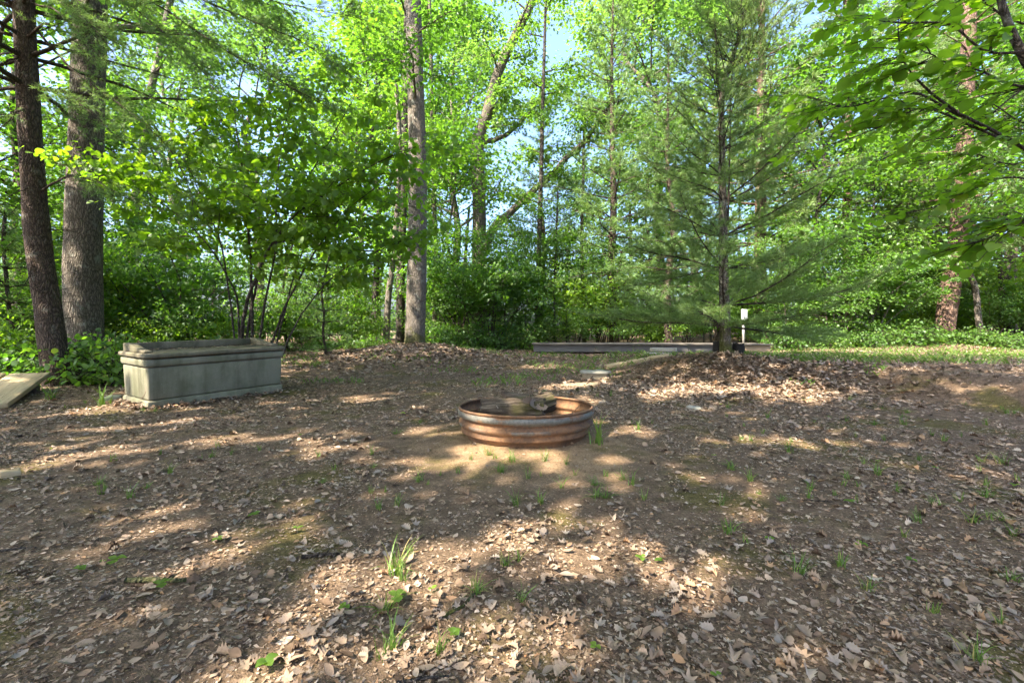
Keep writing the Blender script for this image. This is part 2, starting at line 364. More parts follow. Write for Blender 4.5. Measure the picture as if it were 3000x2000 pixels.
# the deep drift of whole leaves on the slope below the young pine
n = 4200; a = rng.normal(0, 1, (n, 2)); lay(4.1 + a[:, 0] * 1.3, 8.1 + a[:, 1] * .8, np.ones(n) * .35, .05, .115, WHOLE, .34, .045)
n = 2200; a = rng.normal(0, 1, (n, 2)); lay(-2.9 + a[:, 0] * 1.6, 12.8 + a[:, 1] * .7, np.ones(n) * .35, .06, .13, WHOLE, .36, .05)
tag(lit.build('leaf_litter', MT['litter']), 'brown and grey dead leaf litter covering the clearing floor', 'leaf litter', kind='stuff')

# ------------------------------------------------------------------ sun flecks: gaps in the canopy, as (ground x, y, half sizes, turn)
FLECKS = []
def fleck(px0, py0, px1, py1, wd):
    a = on_ground(px0, py0); c = on_ground(px1, py1); m = (a + c) / 2; d = c - a
    FLECKS.append((m[0], m[1], max(np.hypot(d[0], d[1]) / 2, .1), wd, math.atan2(d[1], d[0])))
for a in ((1215, 1690, 1560, 1560, .13), (1880, 1610, 2120, 1665, .12), (1690, 1640, 1800, 1650, .06), (1240, 1910, 1560, 1900, .09), (690, 1960, 900, 1930, .12),
          (1210, 1380, 1400, 1330, .16), (1420, 1350, 1640, 1360, .13), (1700, 1340, 1840, 1360, .12), (1190, 1290, 1300, 1255, .18), (1790, 1260, 1900, 1265, .12),
          (2100, 1290, 2500, 1295, .10), (2190, 1390, 2280, 1395, .06), (2000, 1150, 2250, 1090, .40), (2260, 1175, 2420, 1110, .42), (1900, 1170, 2000, 1110, .25),
          (1590, 1140, 1780, 1120, .30), (1640, 1170, 1760, 1170, .18), (20, 1395, 360, 1300, .14), (380, 1320, 900, 1265, .13), (120, 1310, 480, 1275, .08), (200, 1205, 480, 1195, .22),
          (480, 1235, 640, 1225, .10), (760, 1100, 1100, 1085, .45), (900, 1030, 1080, 1022, .7), (2350, 1030, 2980, 1012, 1.3), (1500, 1080, 1650, 1070, .3),
          (900, 1330, 1010, 1300, .10), (850, 1600, 900, 1560, .05), (380, 1600, 460, 1590, .05), (2150, 1530, 2200, 1540, .05), (1020, 1730, 1080, 1690, .06),
          (60, 1150, 130, 1110, .35), (2650, 1080, 2700, 1085, .15), (1480, 1195, 1640, 1200, .18), (1000, 1180, 1120, 1165, .2), (0, 1620, 60, 1600, .05)):
    fleck(*a)
def lit_mask(x, y):
    m = np.zeros(len(x))
    for fx, fy, hl, hw, an in FLECKS:
        dx, dy = x - fx, y - fy; u = (dx * math.cos(an) + dy * math.sin(an)) / (hl + .16); v = (-dx * math.sin(an) + dy * math.cos(an)) / (hw + .17)
        m = np.maximum(m, smooth(1.25, .8, np.hypot(u, v) + .35 * (fbm(x * 2.2, y * 2.2, 77) - .5)))
    return m

# ------------------------------------------------------------------ tree growing
def curve_pts(pts, n):
    """smooth resample of a control polyline (Catmull-Rom)"""
    p = np.asarray(pts, float); p = np.vstack([2 * p[0] - p[1], p, 2 * p[-1] - p[-2]]); m = len(p) - 3
    t = np.linspace(0, m - 1e-6, n); i = t.astype(int); f = (t - i)[:, None]
    a, b_, c, d = p[i], p[i + 1], p[i + 2], p[i + 3]
    return .5 * (2 * b_ + (c - a) * f + (2 * a - 5 * b_ + 4 * c - d) * f ** 2 + (3 * b_ - a - 3 * c + d) * f ** 3)
def along(path, t):
    n = len(path) - 1; k = np.clip(np.asarray(t) * n, 0, n - 1e-6); i = k.astype(int); f = (k - i)[..., None]
    return path[i] * (1 - f) + path[i + 1] * f
def limb(r, p0, az, el, L, n=6, curl=0., wob=.10):
    pts = [np.array(p0)]; st = L / (n - 1)
    for k in range(n - 1):
        d = np.array([math.cos(az) * math.cos(el), math.sin(az) * math.cos(el), math.sin(el)])
        pts.append(pts[-1] + d * st); az += r.normal(0, wob * 1.3); el += curl / n + r.normal(0, wob)
    return np.array(pts)
def trunk_mesh(mb, path, r0, r1, sides=20, flare=.5, fh=.5, n=40, seed=0, rough=.03, mat=0):
    """a tapered trunk with root flare and an uneven outline"""
    p = curve_pts(path, n); t = np.linspace(0, 1, n); L = np.linalg.norm(p[-1] - p[0])
    rad = r0 + (r1 - r0) * t; hgt = t * L
    a = np.linspace(0, 2 * np.pi, sides, endpoint=False)
    tg = unit(np.gradient(p, axis=0)); u = unit(np.cross(tg, np.array([0, 1., .01]))); v = np.cross(tg, u)
    AA, HH = np.meshgrid(a, hgt)
    ns = (fbm(np.cos(AA) * 1.5 + 5 + seed, HH * 1.1 + np.sin(AA) * 1.5, seed, 3) - .5)
    fl = flare * np.exp(-HH / fh) * (1 + .55 * np.sin(AA * 5 + seed) * np.exp(-HH / (fh * 1.3)))
    R = rad[:, None] * (1 + fl + ns * 4 * rough)
    vs = p[:, None] + (u[:, None] * np.cos(a)[None, :, None] + v[:, None] * np.sin(a)[None, :, None]) * R[..., None]
    i = np.arange(n - 1)[:, None] * sides; j = np.arange(sides)[None]; j2 = (j + 1) % sides
    mb.add(vs, np.stack([i + j, i + j2, i + sides + j2, i + sides + j], -1).reshape(-1, 4), mat=mat)
    return p, rad
class Crown:
    def __init__(self): self.P = []; self.A = []; self.N = []; self.S = []; self.T = []
    def add(self, P, A, Nn, S, T): self.P.append(P); self.A.append(A); self.N.append(Nn); self.S.append(S); self.T.append(T)
    def mesh(self, name, mat, tpl=DIAMOND):
        mb = MB(); put_leaves(mb, tpl, np.concatenate(self.P), np.concatenate(self.A), np.concatenate(self.N), np.concatenate(self.S), np.concatenate(self.T))
        return mb.mesh(name, mat)
def grow(r, wood, crown, path, rad, t0, t1, nl, L, up, nsub, nleaf, ll, spread=.28, flat=.45, tilt=.45, curl=-.3, azr=None, sides=5):
    """limbs, side branches and leaf sprays along a trunk path"""
    az = r.uniform(0, 6.28)
    for i in range(nl):
        q = (i + r.uniform(0, 1)) / nl; t = t0 + (t1 - t0) * q; p0 = along(path, np.array(t)); rb = np.interp(t, np.linspace(0, 1, len(rad)), rad)
        az = az + 2.4 + r.normal(0, .3)
        a_ = az if azr is None else r.uniform(*azr)
        Li = L(q) * r.uniform(.7, 1.15); el = up(q) + r.normal(0, .12)
        lb = limb(r, p0, a_, el, Li, 7, curl); r0 = min(rb * .55, .012 + .014 * Li)
        wood.tube(lb, np.linspace(r0, .006, 7), sides, False)
        for j in range(nsub):
            s = r.uniform(.22, 1); b0 = along(lb, np.array(s)); l2 = max(Li * r.uniform(.22, .45) * (1.25 - .7 * s), .35)
            sg = 1 if j % 2 else -1
            sb = limb(r, b0, a_ + sg * r.uniform(.4, 1.2), el * .6 + r.normal(.05, .25), l2, 5, curl * .6, .14)
            wood.tube(sb, np.linspace(max(.004, r0 * (1 - s) * .5 + .004), .002, 5), 3, False)
            m = max(3, int(nleaf * r.uniform(.7, 1.3) * (.5 + .5 * l2 / max(Li * .3, .3))))
            tt = r.uniform(.1, 1.06, m); C = along(sb, np.clip(tt, 0, 1)); off = r.normal(0, spread, (m, 3)); off[:, 2] *= flat
            ax = off.copy(); ax[:, 2] = -.05 - np.abs(r.normal(0, .18, m)); ax[:, :2] += r.normal(0, .1, (m, 2))
            crown.add(C + off, unit(ax), tilt_n(r, m, tilt), ll * r.uniform(.6, 1.25, m), np.clip(r.normal(.5, .17, m) + r.normal(0, .1), 0, 1))
def needles(mb, r, P, A, k, ln, wd, T, cone=.75):
    """k needles per tuft: thin triangles fanned round the shoot"""
    n = len(P); A = unit(np.repeat(A, k, 0)); Pn = np.repeat(P, k, 0)
    d = unit(A * r.uniform(.35, 1.0, (n * k, 1)) + unit(r.normal(0, 1, (n * k, 3))) * cone)
    L = (np.repeat(ln * r.uniform(.75, 1.15, n), k) * r.uniform(.8, 1.1, n * k))[:, None]
    s = unit(np.cross(d, unit(r.normal(0, 1, (n * k, 3))))) * wd
    b0 = Pn + A * r.uniform(-.35, .1, (n * k, 1)) * L
    vs = np.stack([b0 - s, b0 + s, b0 + d * L - np.array([0, 0, .08]) * L], 1)
    mb.add(vs, np.arange(n * k * 3).reshape(-1, 3), np.repeat(T, k))
def grow_pine(r, wood, path, rad, t0, t1, nw, nb, L, up, tw_sp=.22, tuft_sp=.10, curl=.25, azr=None, inner=.2, thick=1.):
    """whorls of branches; returns tuft positions and axes"""
    P = []; A = []
    for i in range(nw):
        q = i / max(nw - 1, 1); t = t0 + (t1 - t0) * q + r.normal(0, .004); p0 = along(path, np.array(min(t, 1.))); rb = np.interp(t, np.linspace(0, 1, len(rad)), rad)
        a0 = r.uniform(0, 6.28)
        for k in range(nb):
            az = a0 + k * 6.283 / nb + r.normal(0, .25) if azr is None else r.uniform(*azr)
            Li = L(q) * r.uniform(.65, 1.15); el = up(q) + r.normal(0, .1)
            lb = limb(r, p0, az, el, Li, 8, curl, .07); wood.tube(lb, np.linspace(min(rb * .4, .008 + .011 * Li) * thick, .003, 8), 5, False)
            s = inner
            while s < 1:
                b0 = along(lb, np.array(s)); d = unit(along(lb, np.array(min(s + .05, 1))) - b0 + 1e-6); l2 = max(.12, Li * .42 * (1.08 - s) * r.uniform(.6, 1.2))
                for sg in (-1, 1):
                    a2 = math.atan2(d[1], d[0]) + sg * r.uniform(.6, 1.0)
                    tb = limb(r, b0, a2, math.asin(np.clip(d[2], -1, 1)) * .8 + r.normal(.08, .15), l2, 4, .2, .1)
                    wood.tube(tb, np.linspace(.005, .002, 4), 3, False)
                    m = max(2, int(l2 / tuft_sp)); tt = np.linspace(.35, 1, m); C = along(tb, tt)
                    P.append(C); A.append(np.broadcast_to(unit(tb[-1] - tb[-2]) + np.array([0, 0, .25]), C.shape))
                s += tw_sp / Li * r.uniform(.7, 1.3)
            P.append(lb[-1:]); A.append(unit(lb[-1:] - lb[-2:-1]))
    P = np.concatenate(P); A = np.concatenate(A) + r.normal(0, .2, P.shape)
    return P, A
def local(path, base): return np.asarray(path) - np.asarray(base)

# ------------------------------------------------------------------ shared tree patterns (copies share these meshes)
def broad_proto(seed, H, base, R, r0, nl, nsub, nleaf, ll, mat, barkm, up0=.75, up1=.25, tpl=DIAMOND, lean=.03, spread=.34):
    r = np.random.default_rng(seed); tb = MB(); wood = MB(); cr = Crown()
    pts = [np.array([0, 0, -.2])]
    for k in range(6): pts.append(np.array([r.normal(0, lean * H * (k + 1) / 6), r.normal(0, lean * H * (k + 1) / 6), H * .93 * (k + 1) / 6]))
    p, rad = trunk_mesh(tb, pts, r0, r0 * .15, 10, .35, .4, 24, seed)
    grow(r, wood, cr, p, rad, base, 1., nl, lambda q: R * (.55 + .75 * math.sin(math.pi * min(q * .9 + .15, 1.))), lambda q: up0 * q + up1, nsub, nleaf, ll, spread=spread)
    return (tb.mesh('trunk', barkm, True), wood.mesh('branches', barkm), cr.mesh('crown', mat, tpl))
def pine_proto(seed, H, base, R, r0, nw, nb, k, ln, wd, mat, barkm):
    r = np.random.default_rng(seed); tb = MB(); wood = MB(); nd = MB()
    pts = [np.array([0, 0, -.2])] + [np.array([r.normal(0, .08), r.normal(0, .08), H * (j + 1) / 5]) for j in range(5)]
    p, rad = trunk_mesh(tb, pts, r0, .03, 10, .25, .4, 24, seed)
    P, A = grow_pine(r, wood, p, rad, base, .98, nw, nb, lambda q: R * (1.05 - .8 * q) * (.75 + .5 * min(q * 4, .5)), lambda q: .05 + .5 * q, .42, .2, .2)
    needles(nd, r, P, A, k, ln, wd, np.clip(r.normal(.5, .2, len(P)), 0, 1))
    return (tb.mesh('trunk', barkm, True), wood.mesh('branches', barkm), nd.mesh('crown', mat))
def shrub_proto(seed, H, R, nst, nsub, nleaf, ll, mat, barkm, tpl=DIAMOND, t0=.25):
    r = np.random.default_rng(seed); wood = MB(); stems = MB(); cr = Crown()
    for i in range(nst):
        az = i * 2.4 + r.normal(0, .3); pts = limb(r, (r.normal(0, .1), r.normal(0, .1), -.05), az, r.uniform(1.0, 1.5), H * r.uniform(.7, 1.1), 8, -.5, .08)
        rr = np.linspace(.008 + .006 * H, .003, 8); stems.tube(pts, rr, 5, False)
        grow(r, wood, cr, pts, rr, t0, 1., 6, lambda q: R * (.9 - .4 * q), lambda q: .35, nsub, nleaf, ll, spread=.16, flat=.4, curl=-.2, sides=3)
    return (stems.mesh('stem', barkm), wood.mesh('branches', barkm), cr.mesh('crown', mat, tpl))
PROTO = {
 'maple_a': broad_proto(1, 11, .28, 2.9, .13, 26, 12, 40, .15, MT['leaf'], MT['darkbark']),
 'maple_b': broad_proto(2, 8, .16, 2.4, .08, 24, 11, 34, .13, MT['leaf'], MT['darkbark'], .7, .1),
 'oak_a': broad_proto(3, 17, .38, 4.4, .24, 26, 13, 52, .19, MT['oakleaf'], MT['oakbark'], .7, .35, spread=.42),
 'oak_b': broad_proto(4, 15, .3, 3.8, .2, 24, 12, 46, .18, MT['oakleaf'], MT['palebark'], .8, .3, spread=.40),
 'sapling': broad_proto(5, 4.6, .12, 1.5, .03, 18, 8, 24, .10, MT['leaf'], MT['twig'], .6, .15, spread=.24),
 'pine_a': pine_proto(6, 15, .16, 3.6, .2, 18, 5, 13, .27, .013, MT['pine'], MT['pinebark']),
 'pine_b': pine_proto(7, 17, .12, 4.2, .22, 19, 5, 13, .29, .014, MT['sunpine'], MT['redbark']),
 'pine_s': pine_proto(8, 3.4, .08, 1.3, .04, 9, 5, 14, .15, .006, MT['pine'], MT['twig']),
 'bush_a': shrub_proto(11, 2.4, .9, 7, 5, 13, .105, MT['leaf'], MT['twig']),
 'bush_b': shrub_proto(12, 1.5, .7, 7, 4, 12, .10, MT['hazel'], MT['twig']),
 'bush_c': shrub_proto(13, 3.6, 1.1, 8, 6, 14, .12, MT['hazel'], MT['twig']),
 'bush_d': shrub_proto(15, 3.8, 1.0, 9, 6, 14, .12, MT['leaf'], MT['palebark'], t0=.5),
 'bush_e': shrub_proto(16, 4.4, 1.1, 9, 6, 13, .12, MT['leaf'], MT['darkbark'], t0=.5),
 'herb': shrub_proto(14, .5, .28, 6, 4, 6, .068, MT['leaf'], MT['twig'], LEAF6),
}
NAMES = {'maple_a': 'maple_tree', 'maple_b': 'maple_tree', 'oak_a': 'oak_tree', 'oak_b': 'oak_tree', 'sapling': 'sapling', 'pine_a': 'pine_tree', 'pine_b': 'pine_tree', 'pine_s': 'pine_sapling',
         'bush_a': 'bush', 'bush_b': 'bush', 'bush_c': 'bush', 'bush_d': 'bush', 'bush_e': 'bush', 'herb': 'woodland_plant'}
CATS = {'maple_tree': 'tree', 'oak_tree': 'tree', 'pine_tree': 'tree', 'sapling': 'sapling', 'pine_sapling': 'sapling', 'bush': 'bush', 'woodland_plant': 'plant'}
def plant(kind, px, y, label, s=1., group=None, sz=None, rz=None):
    x = (px - HX) / F * y; nm = NAMES[kind]
    t = thing(nm, label, CATS[nm], (x, y, gz(x, y) - .03), rng.uniform(0, 6.28) if rz is None else rz, group)
    t.scale = (s, s, s * (sz or 1.))
    st, br, cr = PROTO[kind]
    link('trunk' if kind not in ('bush_a', 'bush_b', 'bush_c', 'bush_d', 'bush_e', 'herb') else 'stems', st, t); link('branches', br, t); link('crown', cr, t)
    return t

# ------------------------------------------------------------------ canopy over the clearing: trees beside and behind the camera, gaps where the sun comes through
FLECKS += [(-5.1, 6.5, .55, .34, .95), (-4.95, 6.75, .30, .16, .9), (-5.3, 6.95, .25, .09, .9), (.85, 5.15, .25, .2, 0.), (-.35, 4.0, .3, .16, 0.)]
CTREES = [(-9.8, 3.4), (-14.5, 8.5), (-5.0, -3.6), (3.4, -3.2), (-11.5, -3.5), (-17.5, 1.5), (8.6, 3.2), (-15.8, 12.5), (-1.0, -7.0)]
nq = 42000; qx = rng.uniform(-14, 13, nq); qy = rng.uniform(-2.5, 18.5, nq); hh = 8.5 + 2.2 * smooth(3, 10, qy) + 3.5 * rng.uniform(0, 1, nq) ** 1.3
k = rng.uniform(0, 1, nq) > lit_mask(qx, qy)
thin = smooth(.62, .74, fbm(qx * .55, qy * .55, 91)) * .35 + smooth(9, 13, qx) * .3 + .9 * smooth(6.5, 9, qx) * smooth(9, 7, qy) + .5 * smooth(4.5, 6, qx) * smooth(9.5, 10.5, qy) + smooth(13.5, 17.5, qy) * .8 + .75 * smooth(0, -2, qx) * smooth(9, 10.5, qy)
k &= rng.uniform(0, 1, nq) > thin
qx, qy, hh = qx[k], qy[k], hh[k]; f = (hh - ground(qx, qy)) / SD[2]
CP = np.stack([qx + SD[0] * f, qy + SD[1] * f, hh], -1)
own = np.argmin(((CP[:, None, :2] - np.array(CTREES)[None]) ** 2).sum(-1), 1)
for i, (tx, ty) in enumerate(CTREES):
    P = CP[own == i]
    if not len(P): continue
    base = np.array([tx, ty, gz(tx, ty)])
    t = thing('oak_tree', 'tall oak standing outside the picture whose crown shades the clearing', 'tree', base, 0, 'oaks shading the clearing')
    tb = MB(); top = np.array([P[:, 0].mean() * .35 + tx * .65, P[:, 1].mean() * .35 + ty * .65, 11.])
    p, rad = trunk_mesh(tb, [(0, 0, -.2), (0, 0, 3), (top - base) * np.array([.5, .5, .62]), top - base], .27, .12, 12, .4, .5, 20, i)
    tb.build('trunk', MT['oakbark'], t, True)
    wd_ = MB(); r = np.random.default_rng(200 + i)
    for c in P[r.integers(0, len(P), 26)]:
        st = along(p, np.array(r.uniform(.55, 1.))); e = c - base; mid = (st + e) / 2 + np.array([0, 0, .6])
        wd_.tube(curve_pts([st, mid, e], 7), np.linspace(.028, .008, 7), 5, False)
    wd_.build('branches', MT['oakbark'], t)
    cb = MB(); n = len(P); nn_ = unit(-SD[None] + r.normal(0, .28, (n, 3))); put_leaves(cb, DIAMOND, P - base, np.cross(nn_, flat_axis(r, n)), nn_, r.uniform(.24, .42, n), r.uniform(.2, .8, n))
    cb.build('crown', MT['oakleaf'], t)

# ------------------------------------------------------------------ the trees with trunks one can tell apart
def tree_root(name, label, base, cat='tree', group=None): return thing(name, label, cat, base, 0, group)

# dark pine leaning left, front of the pair at the left edge
b0 = on_ground(172, 1128); y0 = b0[1]
pine_path = [b0 + np.array([0, 0, -.2]), at(165, 1080, y0), at(140, 900, y0), at(112, 700, y0), at(92, 450, y0), at(78, 200, y0), at(68, -60, y0), at(60, -500, y0), at(40, -1100, y0)]
t = tree_root('pine_tree', 'leaning dark-barked pine trunk in front of the thicker oak by the tilted boards', b0)
tb = MB(); p, rad = trunk_mesh(tb, local(pine_path, b0), .215, .12, 26, .28, .35, 70, 5, .035); tb.build('trunk', MT['pinebark'], t, True)
r = np.random.default_rng(31); wood = MB(); nd = MB()
P, A = grow_pine(r, wood, p, rad, .60, .99, 12, 5, lambda q: 3.4 * (1.1 - .6 * q), lambda q: .0 + .3 * q, .3, .14, -.1, inner=.3)
P, A = [P], [A]
BOUGH = [([(110, 90), (200, 190), (330, 290), (450, 380), (540, 520), (560, 620)], -.8), ([(95, 10), (160, 30), (215, 90), (240, 140), (330, 200)], -.6), ([(80, -260), (300, -80), (430, -10), (560, 80), (700, 170), (850, 260), (1000, 345)], -1.2), ([(75, -330), (320, -130), (520, -30), (700, 40), (850, 110), (970, 190)], -1.), ([(78, -200), (260, -60), (400, 30), (520, 130), (640, 250)], -1.6),
         ([(85, 150), (40, 170), (-30, 200), (-120, 200)], -.5), ([(95, 300), (30, 330), (-40, 350)], -.7), ([(120, 560), (200, 520), (290, 540), (380, 600)], -.9), ([(90, 250), (150, 270), (250, 330), (340, 420)], -1.5), ([(85, -150), (150, -20), (260, 60), (330, 160)], -2.2), ([(80, -280), (340, -150), (620, -60), (800, 10), (1060, 60)], -.4)]
for pts, yo in BOUGH:
    q = curve_pts(local([at(a_, c_, y0 + d_) for (a_, c_), d_ in zip(pts, np.linspace(0, yo, len(pts)))], b0), 20); q[1:] += np.cumsum(r.normal(0, .012, (19, 3)), 0); wood.tube(q, np.linspace(.022, .004, 20), 6, False)
    Lq = np.linalg.norm(np.diff(q, axis=0), axis=1).sum()
    for i in range(int(Lq / .085)):
        tt = r.uniform(.25, 1.); p1 = along(q, np.array(tt)); d_ = along(q, np.array(min(tt + .06, 1.))) - along(q, np.array(max(tt - .06, 0.))); az = math.atan2(d_[1], d_[0]) + r.choice([-1, 1]) * r.uniform(.4, 1.1)
        tw = limb(r, p1, az, math.asin(np.clip(unit(d_)[2], -1, 1)) * .7 + r.normal(0, .25), r.uniform(.25, .75), 5, -.2, .14); wood.tube(tw, np.linspace(.004, .0015, 5), 3, False)
        for jj in range(3):
            p2 = along(tw, np.array(r.uniform(.2, .9))); t2 = limb(r, p2, az + r.choice([-1, 1]) * r.uniform(.4, 1.), r.normal(-.1, .3), r.uniform(.1, .3), 4, 0, .15); wood.tube(t2, np.linspace(.0025, .0012, 4), 3, False); C = along(t2, np.array([.5, 1.])); P.append(C); A.append(np.broadcast_to(t2[-1] - t2[0], C.shape))
        C = along(tw, np.array([.6, .8, 1.])); P.append(C); A.append(np.broadcast_to(tw[-1] - tw[-2], C.shape))
P = np.concatenate(P); A = np.concatenate(A)
kk = r.uniform(0, 1, len(P)) < .55; P, A = P[kk], A[kk]; needles(nd, r, P, A, 15, .11, .0026, np.clip(r.normal(.4, .2, len(P)), 0, 1))
for i in range(9):   # bare dead lower branches
    tt = r.uniform(.14, .5); lb = limb(r, along(p, np.array(tt)), r.uniform(-1.6, 1.2), r.normal(-.15, .2), r.uniform(.5, 1.6), 8, -.3, .16); wood.tube(lb, np.linspace(.012, .003, 8), 4, False)
    for j in range(3):
        b1 = along(lb, np.array(r.uniform(.3, .9))); l2 = limb(r, b1, r.uniform(-1.6, 1.6), r.normal(0, .3), r.uniform(.3, .9), 5, 0, .2); wood.tube(l2, np.linspace(.006, .002, 5), 3, False)
wood.build('branches', MT['twig'], t); nd.build('crown', MT['pine'], t)

# thick oak beside it
b0 = np.array([(248 - HX) / F * 9.6, 9.6, 0]); b0[2] = gz(b0[0], b0[1]); y0 = 9.6
t = tree_root('oak_tree', 'thick grey oak trunk with mossy base behind the leaning pine', b0)
tb = MB(); p, rad = trunk_mesh(tb, local([b0 + np.array([0, 0, -.2]), at(246, 1000, y0), at(244, 750, y0), at(250, 500, y0), at(258, 250, y0), at(266, 0, y0), at(272, -400, y0), at(275, -1100, y0)], b0), .345, .25, 30, .22, .4, 70, 9, .022)
tb.build('trunk', MT['oakbark'], t, True)
r = np.random.default_rng(33); wood = MB(); cr = Crown()
grow(r, wood, cr, p, rad, .62, 1., 9, lambda q: 3.6, lambda q: .5, 9, 40, .15); wood.build('branches', MT['oakbark'], t)
o = link('crown', cr.mesh('crown', MT['oakleaf']), t)

# pale oak in the middle on its leaf-covered mound
b0 = np.array([(1214 - HX) / F * 14., 14., 0]); b0[2] = gz(b0[0], 14.); y0 = 14.
t = tree_root('oak_tree', 'straight pale-barked oak on a mound of leaves in the middle of the clearing edge', b0)
tb = MB(); p, rad = trunk_mesh(tb, local([b0 + np.array([0, 0, -.3]), at(1217, 960, y0), at(1222, 750, y0), at(1224, 500, y0), at(1217, 250, y0), at(1211, 0, y0), at(1205, -300, y0), at(1212, -700, y0)], b0), .335, .2, 28, .42, .45, 70, 13, .018)
tb.build('trunk', MT['palebark'], t, True)
r = np.random.default_rng(35); wood = MB(); cr = Crown()
grow(r, wood, cr, p, rad, .52, 1., 12, lambda q: 2.2 + 1.8 * q, lambda q: .25 + .3 * q, 9, 34, .15); wood.build('branches', MT['palebark'], t); link('crown', cr.mesh('crown', MT['leaf']), t)

def bg_trunk(name, label, mat, y, pts, r0, r1, base_py=None, limbs=(), crown=None, leafm='oakleaf', ll=.17, seed=0, bname='branches'):
    """a trunk that can be told apart in the wood; pts are photo points at distance y"""
    x = (pts[0][0] - HX) / F * y; base = np.array([x, y, gz(x, y)])
    t = tree_root(name, label, base); tb = MB()
    path = [base + np.array([0, 0, -.2])] + [at(a, c, y) for a, c in pts]
    p, rad = trunk_mesh(tb, local(path, base), r0, r1, 14, .3, .4, 44, seed, .03); tb.build('trunk', MT[mat], t, True)
    wood = MB(); cr = Crown(); r = np.random.default_rng(400 + seed)
    for lp, la, lbr, yo in limbs:
        q = curve_pts(local([at(a, c, y + d) for (a, c), d in zip(lp, np.linspace(0, yo, len(lp)))], base), 14)
        q[1:-1] += r.normal(0, .05, (12, 3)); lm_ = MB(); lm_.tube(q, np.linspace(la, lbr, 14), 9, True); lm_.build('limb', MT[mat], t, True)
        if crown: grow(r, wood, cr, q, np.linspace(la, lbr, 14), .5, 1., 8, lambda q_: 1.7, lambda q_: .25, 7, 34, ll)
    if crown: t0, nl, L, nleaf = crown; grow(r, wood, cr, p, rad, t0, 1., nl, lambda q_: L * (.7 + .5 * q_), lambda q_: .3 + .3 * q_, 9, nleaf, ll)
    if wood.n: wood.build('branches', MT[mat], t, True)
    if cr.P: link('crown', cr.mesh('crown', MT[leafm]), t)
    return t
bg_trunk('oak_tree', 'dark trunk close behind the pale oak on the mound', 'darkbark', 18.5, [(1172, 985), (1174, 800), (1180, 600), (1183, 450), (1190, 200), (1196, -100)], .20, .13, seed=1, crown=(.7, 6, 2.2, 30))
bg_trunk('oak_tree', 'short sunlit trunk left of the pale oak, lower half lit', 'palebark', 17, [(1131, 1000), (1138, 868), (1152, 760), (1164, 600), (1170, 400), (1160, 250)], .14, .08, seed=2, crown=(.7, 5, 1.6, 26), leafm='leaf', ll=.14)
bg_trunk('oak_tree', 'forked oak with a long dark limb leaning right over the clearing', 'oakbark', 21, [(1404, 985), (1404, 800), (1404, 600), (1400, 420), (1428, 330), (1462, 205), (1515, 95), (1560, 0), (1590, -120)], .40, .15, seed=3,
         limbs=[([(1408, 760), (1440, 680), (1500, 610), (1590, 530), (1690, 430), (1745, 365), (1800, 300)], .22, .07, -1.5), ([(1410, 420), (1470, 400), (1530, 350), (1560, 320), (1600, 250)], .13, .05, 1.)], crown=(.45, 13, 3.2, 40))
bg_trunk('maple_tree', 'slim grey trunk between the pale oak and the forked oak', 'oakbark', 22, [(1272, 985), (1276, 800), (1272, 600), (1268, 480), (1264, 250), (1258, 0)], .13, .08, seed=4, crown=(.5, 12, 2.6, 36), leafm='leaf', ll=.15)
bg_trunk('maple_tree', 'slender dark trunk right of the forked oak, behind the low platform', 'darkbark', 19, [(1574, 1000), (1576, 850), (1580, 700), (1586, 480), (1590, 300), (1595, 150), (1600, -60)], .14, .05, seed=5, crown=(.42, 11, 1.7, 30), leafm='leaf', ll=.15)
bg_trunk('maple_tree', 'thin trunk lit on its right side above the low platform', 'oakbark', 19.5, [(1712, 1000), (1708, 850), (1704, 700), (1708, 540), (1712, 350)], .10, .06, seed=6, crown=(.6, 8, 1.6, 34), leafm='leaf', ll=.13)
bg_trunk('maple_tree', 'thinnest straight trunk standing behind the low platform', 'darkbark', 18.5, [(1626, 1000), (1624, 850), (1630, 700), (1634, 560)], .06, .035, seed=7, crown=(.5, 8, 1.4, 32), leafm='leaf', ll=.12)
bg_trunk('pine_tree', 'reddish pine trunk showing through the young pine', 'redbark', 21, [(2218, 990), (2219, 800), (2221, 640), (2224, 450), (2228, 250), (2235, 0)], .17, .12, seed=8)
bg_trunk('oak_tree', 'pale distant trunk leaning right behind the round-leaved shrub', 'palebark', 19, [(368, 960), (379, 868), (402, 536), (420, 424), (437, 290), (469, 147), (500, 0)], .2, .12, seed=9, crown=(.5, 12, 3.0, 30), leafm='oakleaf')
bg_trunk('maple_tree', 'crooked grey trunk just right of the reddish pine', 'palebark', 19.5, [(2874, 985), (2866, 930), (2858, 850), (2840, 800), (2824, 770), (2830, 640)], .13, .09, seed=10)
bg_trunk('maple_tree', 'dark straight trunk deep in shade near the picture edge', 'darkbark', 20, [(2936, 985), (2934, 850), (2928, 700), (2935, 450)], .12, .08, seed=11)
bg_trunk('maple_tree', 'grey trunk in deep shade, outermost on the crooked trunk side', 'oakbark', 22, [(2972, 985), (2968, 880), (2972, 700), (2960, 400)], .14, .1, seed=12)

